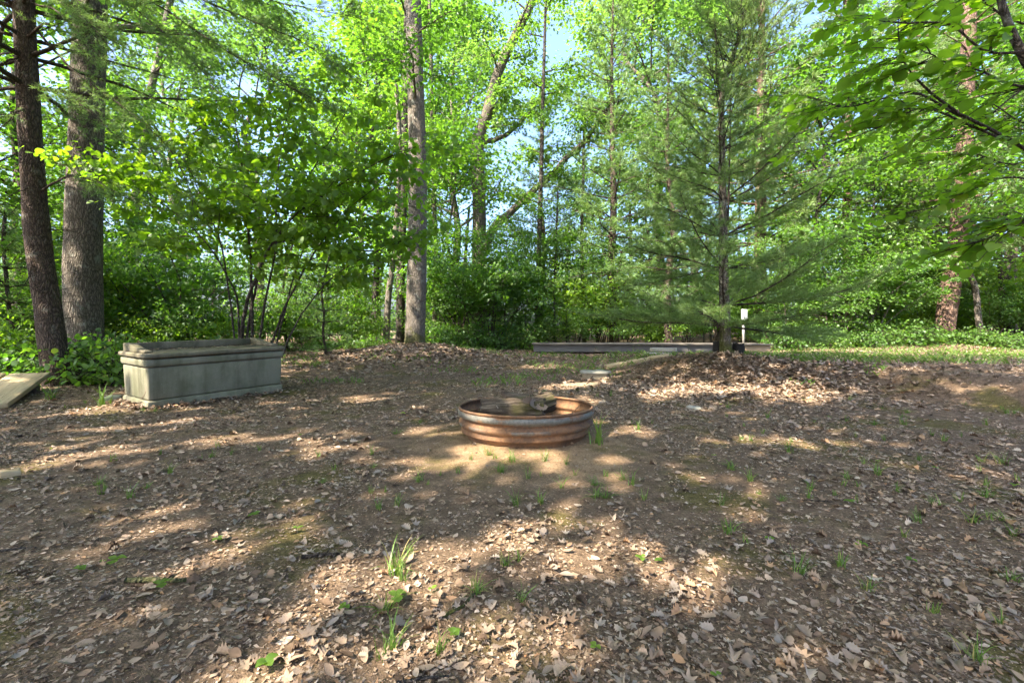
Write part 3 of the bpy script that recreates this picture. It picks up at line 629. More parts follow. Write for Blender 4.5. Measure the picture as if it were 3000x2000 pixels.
# reddish pine at the right
y0 = 19.; b0 = np.array([(2765 - HX) / F * y0, y0, 0]); b0[2] = gz(b0[0], y0)
t = tree_root('pine_tree', 'stout reddish-brown pine trunk with sun-dappled bark beyond the grass', b0)
tb = MB(); p, rad = trunk_mesh(tb, local([b0 + np.array([0, 0, -.2]), at(2770, 940, y0), at(2788, 820, y0), at(2806, 700, y0), at(2822, 520, y0), at(2830, 330, y0), at(2836, 150, y0), at(2845, -100, y0), at(2850, -400, y0)], b0), .37, .2, 22, .3, .5, 60, 17, .03)
tb.build('trunk', MT['redbark'], t, True)
r = np.random.default_rng(41); wood = MB(); nd = MB()
P, A = grow_pine(r, wood, p, rad, .36, .99, 14, 4, lambda q: 4.6 * (1. - .35 * q), lambda q: -.02 + .3 * q, .36, .17, .1)
needles(nd, r, P, A, 13, .25, .012, np.clip(r.normal(.6, .2, len(P)), 0, 1)); wood.build('branches', MT['redbark'], t); nd.build('crown', MT['sunpine'], t)

# the young pine in front
b0 = on_ground(2126, 1046); b0 = np.array([(2126 - HX) / F * 9.3, 9.3, 0]); b0[2] = gz(b0[0], 9.3); y0 = 9.3
t = tree_root('pine_tree', 'young feathery pine on a leaf-covered mound between two dark stumps', b0)
tb = MB()
p, rad = trunk_mesh(tb, local([b0 + np.array([0, 0, -.15]), at(2124, 950, y0), at(2120, 800, y0), at(2117, 600, y0), at(2115, 450, y0), at(2114, 290, y0), at(2135, 200, y0), at(2165, 110, y0), at(2180, 20, y0)], b0), .118, .016, 16, .25, .25, 60, 19, .03)
tb.build('trunk', MT['oakbark'], t, True)
r = np.random.default_rng(43); wood = MB(); nd = MB()
wood.tube(curve_pts(local([at(2114, 300, y0), at(2100, 220, y0), at(2098, 120, y0 - .1), at(2092, 40, y0 - .1)], b0), 10), np.linspace(.035, .006, 10), 6, False)   # second leader
wood.tube(curve_pts(local([at(2132, 660, y0 - .1), at(2138, 450, y0 - .2), at(2142, 250, y0 - .2), at(2160, 120, y0 - .2)], b0), 10), np.linspace(.022, .005, 10), 6, False)
P, A = grow_pine(r, wood, p, rad, .12, .97, 14, 6, lambda q: 2.9 * (1.02 - .68 * q), lambda q: .06 + .75 * q, .16, .085, .3, inner=.14, thick=.6)
P2, A2 = grow_pine(r, wood, local(curve_pts([at(2138, 450, y0 - .2), at(2142, 250, y0 - .2), at(2160, 120, y0 - .2)], 10), b0), np.full(10, .015), .1, 1., 5, 4, lambda q: .8, lambda q: .6, .16, .085, .2)
P = np.concatenate([P, P2]); A = np.concatenate([A, A2]); kk = r.uniform(0, 1, len(P)) < 1 - .62 * smooth(2.5, 6.5, P[:, 2]); P, A = P[kk], A[kk]
needles(nd, r, P, A, 17, .14, .0044, np.clip(r.normal(.5, .2, len(P)), 0, 1)); wood.build('branches', MT['twig'], t); nd.build('crown', MT['youngpine'], t)

# multi-stemmed round-leaved shrub behind the concrete box
y0 = 9.0; b0 = np.array([(750 - HX) / F * y0, y0, 0]); b0[2] = gz(b0[0], y0)
t = thing('understory_tree', 'multi-stemmed round-leaved tree fanning out behind the concrete box', 'tree', b0)
r = np.random.default_rng(51); wood = MB(); cr = Crown()
STEMS = [([(690, 1010), (670, 850), (647, 712), (612, 622), (560, 500), (500, 380)], .022, -.6), ([(705, 1010), (719, 903), (750, 805), (803, 703), (880, 620), (1000, 545), (1120, 470), (1230, 420)], .038, -1.6),
         ([(738, 1010), (739, 823), (732, 689), (722, 560), (700, 420), (690, 300)], .034, -.4), ([(795, 1010), (830, 895), (888, 774), (951, 680), (1020, 600), (1150, 500)], .026, -.9),
         ([(826, 1046), (857, 957), (915, 868), (1000, 792), (1100, 740), (1210, 690)], .02, -.7), ([(720, 1010), (735, 900), (760, 800), (830, 640), (930, 470), (1010, 330), (1060, 220)], .03, .3),
         ([(700, 1010), (690, 860), (640, 760), (560, 660), (440, 560), (330, 480)], .022, -.8), ([(760, 1010), (775, 880), (800, 720), (800, 560), (820, 400), (850, 240)], .026, -1.2), ([(810, 1010), (850, 850), (900, 700), (980, 590), (1090, 560)], .018, .8)]
for pts, rr, yo in STEMS:
    q = curve_pts(local([at(a, c, y0 + d) for (a, c), d in zip(pts, np.linspace(0, yo, len(pts)))], b0), 22); q[1:] += np.cumsum(r.normal(0, .008, (21, 3)), 0)
    sm = MB(); sm.tube(q, np.linspace(rr, .005, 22), 7, False); sm.build('stem', MT['darkbark'], t, True)
    grow(r, wood, cr, q, np.linspace(rr, .005, 22), .40, 1., 14, lambda q_: 1.25 * (1.1 - .5 * q_), lambda q_: .18, 6, 12, .12, spread=.15, flat=.3, tilt=.38, curl=-.25, sides=4)
wood.build('branches', MT['twig'], t)
Pc, Ac, Nc, Sc_, Tc = (np.concatenate(v) for v in (cr.P, cr.A, cr.N, cr.S, cr.T))
# the 300 leaves that show largest are parts of their own, the rest one mass
def leaf_parts(t, Pc, Ac, Nc, Sc_, Tc, base, mats, tpls, lowtpl, seed):
    d = Sc_ / np.maximum((Pc + base)[:, 1], .3); big = np.argsort(-d)[:300]; rest = np.setdiff1d(np.arange(len(Pc)), big)
    mb = MB(); put_leaves(mb, lowtpl, Pc[rest], Ac[rest], Nc[rest], Sc_[rest], Tc[rest]); o = mb.build('foliage', mats, t); o['kind'] = 'stuff'
    ms = []
    for i, tp in enumerate(tpls):
        m2 = MB(); m2.add(tp[0], tp[1], .2 + .6 * i / len(tpls)); ms.append(m2.mesh('leaf', mats, True))
    rr = np.random.default_rng(seed)
    for i in big:
        a = unit(Ac[i]); bb = unit(np.cross(Nc[i], a)); c = np.cross(a, bb)
        o = bpy.data.objects.new('leaf', ms[rr.integers(len(ms))]); COL.objects.link(o); o.parent = t
        Mx = Matrix([[a[k_] * Sc_[i], bb[k_] * Sc_[i], c[k_] * Sc_[i], Pc[i][k_]] for k_ in range(3)] + [[0, 0, 0, 1]]); o.matrix_local = Mx
RTPL = []
for c_, bd_, fo_, tw_ in ((.1, -.25, .12, .2), (-.15, -.35, .2, -.3), (.2, -.15, .08, .5), (0, -.45, .15, 0)):
    v, f_ = strip_leaf(ROUND_U, ROUND_W, c_, bd_, fo_, tw_); v[:, 0] += .5; RTPL.append((v, f_))
leaf_parts(t, Pc, Ac, Nc, Sc_, Tc, b0, MT['hazel'], RTPL, LEAF6, 61)

# overhanging round-leaved shrub entering from the right, close to the camera
y0 = 3.3; b0 = np.array([4.7, 3.3, 0]); b0[2] = gz(4.7, 3.3)
t = thing('understory_tree', 'large round-leaved branches overhanging from the right edge, close to the camera', 'tree', b0)
r = np.random.default_rng(53); wood = MB(); cr = Crown(); sm = MB()
main = curve_pts(local([b0 + np.array([0, 0, -.1]), np.array([4.55, 3.35, .9]), np.array([4.25, 3.4, 1.9]), at(3060, 300, 3.4), at(2990, 150, 3.4), at(2940, 30, 3.4), at(2900, -150, 3.5)], b0), 20)
sm.tube(main, np.linspace(.045, .02, 20), 8, False); sm.build('stem', MT['darkbark'], t, True)
BR = [([(3050, 470), (2960, 417), (2821, 344), (2705, 268), (2660, 192), (2643, 116), (2640, 40)], 3.3, -.3, .014), ([(2940, 410), (2759, 330), (2683, 320), (2560, 375), (2446, 420), (2300, 455)], 3.2, .4, .009),
      ([(2821, 344), (2683, 272), (2580, 292), (2482, 308), (2390, 285), (2290, 260)], 3.3, .6, .009), ([(3080, 130), (2900, 150), (2780, 60), (2650, 60), (2520, 40), (2440, 55)], 3.1, 0, .010),
      ([(3080, 20), (2900, -30), (2750, -60), (2600, -50), (2500, -20)], 3.0, .3, .010), ([(3100, 560), (2980, 520), (2880, 545), (2780, 590), (2700, 620)], 3.4, .3, .009),
      ([(3100, 260), (2980, 250), (2880, 200), (2790, 180), (2700, 130)], 2.7, .2, .009), ([(3100, 620), (3010, 640), (2920, 690), (2850, 720)], 2.7, .4, .007), ([(3100, 340), (3000, 360), (2900, 300), (2820, 240)], 3.6, .5, .008),
      ([(3080, 460), (2960, 480), (2840, 450), (2720, 470)], 3.8, .4, .008),
      ([(3080, 80), (2960, 60), (2840, -20), (2720, 10), (2600, 90)], 3.7, .3, .009), ([(3080, 200), (2950, 300), (2840, 390), (2700, 420), (2590, 470)], 4.0, .3, .009)]
for pts, yb, yo, rr in BR:
    q = curve_pts(local([at(a, c, yb + d) for (a, c), d in zip(pts, np.linspace(0, yo, len(pts)))], b0), 18); q[1:] += np.cumsum(r.normal(0, .004, (17, 3)), 0)
    wood.tube(q, np.linspace(rr, .0025, 18), 6, False)
    for i in range(19):
        tt = r.uniform(.12, 1); p0_ = along(q, np.array(tt)); d = along(q, np.array(min(tt + .06, 1))) - along(q, np.array(max(tt - .06, 0))); az = math.atan2(d[1], d[0]) + (1 if i % 2 else -1) * r.uniform(.4, 1.1)
        tw = limb(r, p0_, az, r.normal(-.05, .2), r.uniform(.18, .5), 5, -.3, .12); wood.tube(tw, np.linspace(.004, .0015, 5), 4, False)
        m = r.integers(4, 8); ti = np.linspace(.25, 1, m); C = along(tw, ti); dd = unit(tw[-1] - tw[0]); side = np.cross(dd, [0, 0, 1.])
        ax = dd[None] * .6 + side[None] * (np.where(np.arange(m) % 2, 1, -1) * r.uniform(.5, 1, m))[:, None] + r.normal(0, .12, (m, 3)); ax[:, 2] -= r.uniform(.0, .45, m)
        cr.add(C, unit(ax), tilt_n(r, m, .4), r.uniform(.05, .105, m), np.clip(r.normal(.5, .2, m), 0, 1))
wood.build('branches', MT['twig'], t)
Pc, Ac, Nc, Sc_, Tc = (np.concatenate(v) for v in (cr.P, cr.A, cr.N, cr.S, cr.T))
leaf_parts(t, Pc, Ac, Nc, Sc_, Tc, b0, MT['hazel'], RTPL, RTPL[0], 63)

# ------------------------------------------------------------------ the wood round the clearing, tree by tree
WOOD = [
 ('maple_a', 60, 14, 'leafy maple behind the leaning pine at the picture edge', 1.2), ('maple_b', 330, 15, 'small maple filling the gap beside the mossy oak', 1.), ('pine_s', 30, 10.5, 'small pine growing left of the leaning pine trunk', 1.1),
 ('oak_b', 520, 27, 'tall oak far behind the concrete box', 1.35), ('oak_a', 760, 33, 'distant oak whose top shows over the round-leaved tree', 1.5), ('maple_a', 1100, 23, 'bright leafy maple whose crown hangs behind the pale oak trunk', 1.5), ('maple_b', 1330, 18.5, 'maple crown right of the pale oak trunk', 1.15),
 ('pine_a', 1050, 30, 'dark pine behind the trunks left of the pale oak', 1.3), ('oak_b', 1330, 29, 'tall oak behind the forked oak', 1.5), ('oak_a', 1180, 36, 'distant oak seen between the pale oak and its dark neighbour', 1.6),
 ('oak_a', 1920, 27, 'tall oak with loose hanging foliage above the young pine', 1.35), ('oak_b', 1700, 37, 'distant oak beneath the patch of open sky', .9), ('pine_a', 1800, 18.5, 'bluish pine left of the young pine', 1.0),
 ('pine_a', 1590, 20.5, 'pine with feathery boughs above the low platform', .75), ('pine_a', 1960, 17.5, 'dense pine crowding behind the young pine', .8), ('maple_b', 1500, 24, 'maple under the leaning limb', .85), ('pine_b', 2230, 21.5, 'sunlit pale-green pine rising behind the young pine', 1.25), ('pine_b', 2480, 24, 'tall sunlit pine with hanging boughs right of the young pine', 1.35), ('pine_b', 2650, 29, 'distant sunlit pine above the sunny bushes', 1.5), ('oak_a', 2050, 33, 'distant oak topping the young pine', 1.5),
 ('maple_a', 2400, 20, 'sunlit maple behind the sunny bushes', 1.2), ('maple_b', 2560, 19, 'low sunlit maple left of the reddish pine trunk', 1.1), ('maple_a', 2950, 21, 'dark maple right of the reddish pine trunk', 1.5), ('maple_b', 2700, 22, 'shaded maple behind the reddish pine trunk', 1.), ('oak_b', 2850, 31, 'distant oak behind the reddish pine', 1.5),
 ('maple_a', 2750, 26, 'maple deep in the wood between reddish pine and sunny bushes', 1.), ('oak_a', 2300, 38, 'farthest oak right of the young pine', 1.1), ('pine_s', 960, 13.2, 'small pine sapling behind the leaf mound left of the pale oak', .9), ('pine_s', 1440, 17.2, 'small pine sapling at the foot of the forked oak', 1.), ('pine_s', 850, 15, 'pine sapling right of the round-leaved stems', 1.1),
 ('maple_b', 200, 21, 'distant maple glimpsed between the two big trunks', 1.1), ('pine_b', 40, 24, 'pale pine far behind the leaning pine', .9), ('maple_a', 1900, 23, 'maple among the pines behind the young pine', 1.), ('maple_a', 3150, 15, 'shading maple half outside the picture beyond the overhanging branches', 1.),
 ('maple_b', -150, 11, 'maple half outside the picture at the leaning pine side', 1.), ('pine_a', 3000, 27, 'dark pine behind the overhanging branches', 1.1)]
for kd, px, y, lb, s in WOOD: plant(kd, px, y, lb, s, 'trees of the wood behind the clearing')
LM = [(-400, 'picture edge by the leaning pine'), (150, 'leaning pine'), (250, 'mossy oak'), (400, 'concrete box'), (750, 'round-leaved stems'), (1215, 'pale oak'), (1404, 'forked oak'), (1565, 'platform end'), (2126, 'young pine'), (2178, 'white sign'), (2765, 'reddish pine trunk')]
ORD = 'first second third fourth fifth sixth seventh eighth ninth tenth eleventh twelfth'.split()
def spot_labels(pxs, what):
    """'second sapling to the right of the forked oak' for each of the given photo columns"""
    seen = {}; res = {}
    for i_ in sorted(range(len(pxs)), key=lambda q_: pxs[q_]):
        lm = [n_ for p_, n_ in LM if p_ <= pxs[i_]][-1]; seen[lm] = seen.get(lm, 0) + 1; res[i_] = f'{ORD[seen[lm] - 1]} {what} rightwards from the {lm}'
    return [res[i_] for i_ in range(len(pxs))]
SAP = ((430, 13.5, .9), (930, 16.5, 1.), (1290, 17.5, .9), (1360, 16.8, 1.), (1480, 17.6, 1.05), (1540, 18, .9), (1660, 18.5, 1.), (1780, 18, .9), (2300, 18, 1.), (2420, 17.5, .9), (2480, 18.6, 1.1), (2620, 20, 1.), (120, 13, .9), (500, 15, 1.1), (2060, 19, 1.1), (1230, 20, 1.))
for (px, y, s), lb in zip(SAP, spot_labels([q[0] for q in SAP], 'slender leafy sapling')):
    plant('sapling', px, y, lb, s, 'saplings along the clearing edge')
BUSH = [(350 + 0, 12.5, .9, 'bush_a'), (470, 12.2, .8, 'bush_b'), (560, 12.6, .9, 'bush_a'), (660, 13, 1., 'bush_b'), (90, 11, 1., 'bush_a'), (10, 9.8, .9, 'bush_b'), (240, 12.5, 1., 'bush_c'), (780, 14.5, 1., 'bush_a'), (880, 15.5, 1., 'bush_b'),
        (1000, 16.5, 1., 'bush_a'), (1070, 17, .9, 'bush_b'), (1300, 17.6, .8, 'bush_b'), (1470, 18.5, .8, 'bush_b'), (1540, 18.2, .7, 'bush_a'), (1610, 18.2, .8, 'bush_b'), (1690, 18, .75, 'bush_a'), (1760, 18.6, 1., 'bush_c'), (1840, 18.3, .9, 'bush_a'), (1920, 18.2, 1., 'bush_b'), (2010, 18.5, 1., 'bush_a'),
        (2090, 19, 1., 'bush_c'), (2170, 19.5, .9, 'bush_b'), (2260, 19.6, 1., 'bush_a'), (2340, 20, .9, 'bush_b'), (2520, 20, .9, 'bush_a'), (2590, 19.2, .9, 'bush_b'), (2630, 18.6, .7, 'bush_b'), (2700, 21.5, .9, 'bush_c'), (2840, 21.5, .9, 'bush_b'), (2900, 20, 1., 'bush_a'), (2970, 20.4, 1.1, 'bush_c'), (3040, 19, 1., 'bush_a'), (2450, 18.3, 1., 'bush_d'), (2500, 18.8, 1.1, 'bush_d'), (2560, 18.4, .9, 'bush_d'), (1345, 17.6, 1., 'bush_e'), (1380, 17.2, 1.1, 'bush_e'), (1440, 17.8, 1., 'bush_e'), (520, 13.2, 1., 'bush_e'), (440, 14, 1., 'bush_e')]
for (px, y, s, kd), lb in zip(BUSH, spot_labels([q[0] for q in BUSH], 'leafy edge bush')):
    plant(kd, px, y, lb, s, 'bushes along the edge of the clearing')
for i in range(34):
    px = rng.uniform(1150, 3150) if i % 5 else rng.uniform(-100, 1100); y = rng.uniform(21.5, 34); plant(['bush_c', 'bush_a', 'sapling', 'bush_c'][i % 4], px, y, 'understory growth deeper in the wood behind the edge bushes', rng.uniform(1., 1.6), 'understory deeper in the wood')
HERB = [(2420, 16.5), (2480, 17), (2540, 16.6), (2600, 17), (2680, 17.2), (2720, 17.6), (2800, 17.5), (2860, 17.2), (2920, 16.8), (2340, 17), (2290, 16.4), (1330, 16), (1270, 16.2), (1400, 16.5), (1460, 16.4), (1520, 16.8), (230, 8.6), (290, 8.7), (320, 8.2), (200, 9.2), (340, 9), (110, 9.3), (60, 9), (380, 10.5), (420, 11), (1000, 15.3), (1090, 15.6), (930, 14.8), (640, 11.4), (560, 11.2), (480, 10.9), (2980, 16), (2560, 17.8), (2460, 17.8)]
for (px, y), lb in zip(HERB, spot_labels([q[0] for q in HERB], 'low broad-leaved plant')):
    plant('herb', px, y, lb, rng.uniform(.8, 1.5), 'low plants at the clearing edge')

# the wood far behind, which reads as one mass of foliage
r = np.random.default_rng(71); mb = MB(); n = 52000
fy = r.uniform(40, 62, n); fx = r.uniform(-1.35, 1.35, n) * fy; top = np.where(fx > .12 * fy, 17, 11.) * (.55 + .9 * fbm(fx * .11 + 9, fx * 0 + fy * .05, 5)); fz = r.uniform(0, 1, n) ** 1.1 * top
k = fbm(fx * .35, fz * .45 + fy * .2, 15) > np.where(fx > .12 * fy, .42, .47); fx, fy, fz = fx[k], fy[k], fz[k]; n = len(fx)
put_leaves(mb, DIAMOND, np.stack([fx, fy, fz + ground(fx, fy)], -1), flat_axis(r, n), tilt_n(r, n, .8), r.uniform(.35, .7, n), r.uniform(0, 1, n))
for i in range(60):
    yy = r.uniform(36, 58); xx = r.uniform(-1.3, 1.3) * yy; z0 = gz(xx, yy); mb.tube([(xx, yy, z0 - .3), (xx + r.normal(0, .3), yy, z0 + 5), (xx + r.normal(0, .6), yy, z0 + 11)], [.22, .17, .1], 6, False, mat=1)
tag(mb.build('distant_woods', [MT['oakleaf'], MT['darkbark']]), 'hazy green mass of distant woodland behind the trees', 'woodland', kind='stuff')

# ------------------------------------------------------------------ concrete box with its lid
def concrete(name, base, algae, dark, amt=.5, stain=True):
    m, nt = M(name); co = objco(nt)
    n1 = noise(nt, co, 3, 5, .6); n2 = noise(nt, co, 14, 6, .65); st = noise(nt, co, 5, 4, .6, (1, 1, .12)); n3 = noise(nt, co, 90, 3)
    c = mixc(nt, n2, tuple(a * .8 for a in base), tuple(a * 1.15 for a in base))
    c = mixc(nt, math_(nt, 'MULTIPLY', ramp(nt, n1, [(.35, (0, 0, 0)), (.65, (1, 1, 1))]), amt), c, algae)
    c = mixc(nt, math_(nt, 'MULTIPLY', ramp(nt, st, [(.45, (0, 0, 0)), (.65, (1, 1, 1))]), .75), c, dark)
    st2 = noise(nt, co, 1.7, 5, .7, (1, 1, .5)); c = mixc(nt, math_(nt, 'MULTIPLY', ramp(nt, st2, [(.48, (0, 0, 0)), (.62, (1, 1, 1))]), .5), c, tuple(a * 1.35 for a in base))
    v = nt.nodes.new('ShaderNodeTexVoronoi'); v.inputs['Scale'].default_value = 26; nt.links.new(co, v.inputs['Vector'])
    sp = ramp(nt, math_(nt, 'ADD', v.outputs['Distance'], math_(nt, 'MULTIPLY', n1, .35)), [(.26, (1, 1, 1)), (.32, (0, 0, 0))])
    c = mixc(nt, math_(nt, 'MULTIPLY', sp, .35), c, (.3, .31, .25))
    finish(nt, c, .9, math_(nt, 'ADD', n3, math_(nt, 'MULTIPLY', n2, 1.5)), .35, .008, spec=.2); return m
MT['concrete'] = concrete('concrete', (.17, .158, .112), (.085, .098, .05), (.07, .07, .042), .65)
MT['lidconc'] = concrete('mossy_concrete', (.15, .13, .09), (.065, .065, .03), (.05, .045, .03), .8)
MT['rustline'] = concrete('stained_joint', (.16, .10, .07), (.12, .08, .05), (.08, .06, .045), .5)
L_, W_ = 1.90, .95; ang = math.radians(90 - 33.)      # long axis direction
nc = np.array([-4.96, 6.03]); dl = np.array([math.cos(ang), math.sin(ang)]); dw = np.array([-dl[1], dl[0]])
tc = nc + dl * L_ / 2 + dw * W_ / 2
tank = thing('concrete_box', 'grey concrete box with a heavy raised-rim lid, beside the shrub stems', 'concrete box', (tc[0], tc[1], .02), ang)
tank.rotation_euler = (math.radians(1.2), math.radians(-1.4), ang)
def slab(name, l, w_, z0, z1, mat, parent, taper=0., bev=.02, cx=0., cy=0.):
    mb = MB(); v = []
    for z, s in ((z0, 0.), (z1, taper)):
        for y in (-1, 1):
            for x in (-1, 1): v.append((cx + x * (l / 2 - s), cy + y * (w_ / 2 - s), z))
    mb.add(v, [[0, 2, 3, 1], [4, 5, 7, 6], [0, 1, 5, 4], [2, 6, 7, 3], [0, 4, 6, 2], [1, 3, 7, 5]])
    return bevel(mb.build(name, mat, parent), bev, 3)
slab('plinth', L_, W_, -.12, .115, MT['concrete'], tank, .006, .022)
body = slab('body', L_ - .05, W_ - .05, .117, .575, MT['concrete'], tank, -.012, .03)
slab('collar', L_ + .015, W_ + .015, .578, .685, MT['concrete'], tank, -.004, .03)
sj = slab('joint', L_ - .03, W_ - .03, .5755, .5775, MT['rustline'], tank, 0, .0005)
lid = slab('lid', L_ + .06, W_ + .06, .70, .765, MT['lidconc'], tank, 0, .022)
slab('shadow_gap_spacer', L_ - .16, W_ - .16, .686, .699, MT['rustline'], tank, 0, .001)
mb = MB(); hw, hl = W_ / 2 - .02, L_ / 2 - .02
# raised rim along the back and both ends, the ends sloping down towards the front
for sx in (-1, 1):
    prof = [(-hw + .10, .7655), (-hw + .10, .80), (-hw + .32, .815), (hw - .22, .88), (hw, .882), (hw, .7655)]
    v = [(sx * (hl - k_ * .10), y, z) for k_ in (0, 1) for y, z in prof]
    f = [[0, 1, 2, 3, 4, 5], [11, 10, 9, 8, 7, 6]]
    mb = MB(); mb.add(v, f); mb.f.setdefault(4, []).append((np.array([[i, i + 6, (i + 1) % 6 + 6, (i + 1) % 6] for i in range(6)]) + mb.n - 12, np.zeros(6), np.zeros(6)))
    bevel(mb.build('rim_end', MT['lidconc'], lid), .012, 2)
mb = MB(); mb.box((0, hw - .05, .7655 + .056), (2 * hl - .202, .1, .112)); bevel(mb.build('rim_back', MT['lidconc'], lid), .012, 2)
for cxp, rr in ((-.25, .30), (.35, .28)):      # faint round form marks cast into the long side
    mb = MB(); a = np.linspace(-1.25, 1.25, 26) if cxp < 0 else np.linspace(1.9, 4.3, 26)
    mb.tube(np.stack([cxp + rr * np.cos(a), np.full(26, -W_ / 2 + .0235), .345 + rr * .75 * np.sin(a)], -1), .0035, 5, False); mb.build('form_mark', MT['concrete'], body)
mb = MB(); a = np.linspace(1.7, 4.6, 24); mb.tube(np.stack([np.full(24, -L_ / 2 + .0225), -.13 + .27 * np.cos(a), .345 + .22 * np.sin(a)], -1), .004, 5, False); mb.build('form_mark', MT['rustline'], body)
# leaves drifted against the foot of the box
mb = MB(); n = 420; e_ = rng.uniform(-1, 1, n); sd_ = rng.integers(0, 2, n); o_ = np.abs(rng.normal(0, .09, n)) + .01
lx = np.where(sd_ == 0, e_ * L_ / 2, -L_ / 2 - o_); ly = np.where(sd_ == 0, -W_ / 2 - o_, e_ * W_ / 2)
wx = tc[0] + dl[0] * lx + dw[0] * ly; wy = tc[1] + dl[1] * lx + dw[1] * ly
for q_ in range(len(WHOLE)):
    k_ = np.arange(n) % len(WHOLE) == q_; put_leaves(mb, WHOLE[q_], np.stack([wx, wy, ground(wx, wy) + .02 + .06 * np.exp(-o_ / .05) * rng.uniform(0, 1, n)], -1)[k_], flat_axis(rng, k_.sum()), tilt_n(rng, k_.sum(), .4), rng.uniform(.04, .10, k_.sum()), rng.uniform(0, 1, k_.sum()))
tag(mb.build('leaf_drift', MT['litter']), 'dead leaves drifted against the foot of the concrete box', 'leaf litter', kind='stuff')
# dead leaves caught on the lid
n = 130; mb = MB(); lx = rng.uniform(-hl + .12, hl - .12, n); ly = rng.uniform(-.12, hw - .12, n)
put_leaves(mb, WHOLE[3], np.stack([lx, ly, .772 + rng.uniform(0, .012, n)], -1), flat_axis(rng, n), tilt_n(rng, n, .2), rng.uniform(.02, .06, n), rng.uniform(0, 1, n))
mb.v = [np.concatenate(mb.v) @ np.array(Matrix.Rotation(0, 3, 'Z')).T]
o = mb.build('leaf_debris', MT['litter']); o.matrix_world = Matrix.Translation(tank.location) @ tank.rotation_euler.to_matrix().to_4x4()
tag(o, 'scatter of brown leaf debris lying on the concrete lid', 'leaf litter', kind='stuff')

# ------------------------------------------------------------------ fire ring and what lies in it
def rust_mat():
    m, nt = M('rusted_galvanised_steel'); co = objco(nt); a = nt.nodes.new('ShaderNodeAttribute'); a.attribute_name = 'tint'
    n1 = noise(nt, co, 6, 6, .65); n2 = noise(nt, co, 40, 5, .7); n3 = noise(nt, co, 3.5, 4, .6, (1, 1, 3)); n4 = noise(nt, co, 130, 3)
    rust = ramp(nt, math_(nt, 'ADD', math_(nt, 'MULTIPLY', n1, .6), math_(nt, 'MULTIPLY', n2, .4)), [(.3, (.042, .024, .014)), (.45, (.095, .052, .027)), (.58, (.185, .092, .04)), (.75, (.25, .14, .066))])
    gal = ramp(nt, n2, [(.3, (.07, .068, .056)), (.55, (.12, .116, .096)), (.8, (.18, .172, .145))])
    f = math_(nt, 'ADD', math_(nt, 'ADD', a.outputs['Fac'], .06), math_(nt, 'MULTIPLY', math_(nt, 'SUBTRACT', math_(nt, 'ADD', math_(nt, 'MULTIPLY', n3, .6), math_(nt, 'MULTIPLY', n1, .4)), .42), 2.2))
    k = ramp(nt, f, [(.38, (0, 0, 0)), (.62, (1, 1, 1))])
    c = mixc(nt, k, gal, rust)
    rg = math_(nt, 'ADD', .48, math_(nt, 'MULTIPLY', k, .35)); mt = math_(nt, 'MULTIPLY', math_(nt, 'SUBTRACT', 1., k), .2)
    finish(nt, c, rg, math_(nt, 'ADD', n2, n4), .35, .004, mt, .4); return m
MT['rust'] = rust_mat()
rz0 = gz(RING[0], RING[1] - .6) - .03
ring = thing('fire_ring', 'rusted corrugated steel fire ring on a sandy patch in the clearing', 'fire ring', (RING[0], RING[1], rz0))
ring.rotation_euler = (math.radians(-1.1), 0, .3)
PROF = [(.585, -.10, 1.), (.592, 0., 1.), (.603, .035, .85), (.632, .062, .8), (.652, .075, .9), (.655, .085, .7), (.642, .108, .9), (.646, .125, .6), (.668, .140, .35), (.675, .155, .25), (.672, .172, .4), (.650, .190, .9), (.646, .203, .95), (.656, .216, .6), (.678, .232, .1), (.684, .250, 0.), (.682, .270, .05), (.672, .285, .35), (.664, .293, 1.)]
ns = 120; a = np.linspace(0, 2 * np.pi, ns, endpoint=False); mb = MB(); pr = np.array(PROF)
def wall(off, flip, tintf):
    R = pr[:, 0] + off; v = np.stack([R[:, None] * np.cos(a), R[:, None] * np.sin(a), np.repeat(pr[:, 1:2], ns, 1)], -1)
    k_ = len(pr); i = np.arange(k_ - 1)[:, None] * ns; j = np.arange(ns)[None]; j2 = (j + 1) % ns
    q = np.stack([i + j, i + j2, i + ns + j2, i + ns + j], -1).reshape(-1, 4); q = q[:, ::-1] if flip else q
    mb.add(v, q, np.repeat(tintf((pr[1:, 2] + pr[:-1, 2]) / 2), ns))
wall(0, False, lambda t_: t_); wall(-.005, True, lambda t_: np.full_like(t_, 1.)); mb.build('wall', MT['rust'], ring, True)
mb = MB(); mb.tube(np.stack([.668 * np.cos(np.append(a, a[:2])), .668 * np.sin(np.append(a, a[:2])), np.full(ns + 2, .302)], -1), .0125, 8, False, tint=1.); mb.build('rim', MT['rust'], ring, True)
sa = math.radians(-58) - .3 + .02; mb = MB()
for k_ in (0, 1):
    v = [((p_[0] + .004) * math.cos(sa + s_), (p_[0] + .004) * math.sin(sa + s_), p_[1]) for p_ in PROF for s_ in (0., .055)]
mb.add(v, [[2 * i, 2 * i + 1, 2 * i + 3, 2 * i + 2] for i in range(len(PROF) - 1)], [min(1., p_[2] + .25) for p_ in PROF[1:]]); mb.build('seam', MT['rust'], ring, True)
MT['log'] = bark('log_bark', (.022, .017, .012), (.13, .10, .065), 30, (.3, 1, 1), moss=.0); 
def log_mat():
    m, nt = M('rotten_mossy_log'); co = objco(nt); n1 = noise(nt, co, 8, 5, .65, (.4, 1, 1)); n2 = noise(nt, co, 40, 5, .7, (.15, 1, 1)); n3 = noise(nt, co, 5, 5, .6)
    c = ramp(nt, n2, [(.3, (.02, .015, .011)), (.5, (.07, .053, .037)), (.7, (.155, .125, .09))])
    c = mixc(nt, math_(nt, 'MULTIPLY', ramp(nt, n3, [(.5, (0, 0, 0)), (.66, (1, 1, 1))]), .6), c, mixc(nt, n1, (.04, .042, .01), (.10, .095, .025)))
    finish(nt, c, .95, n2, .9, .02, spec=.1); return m
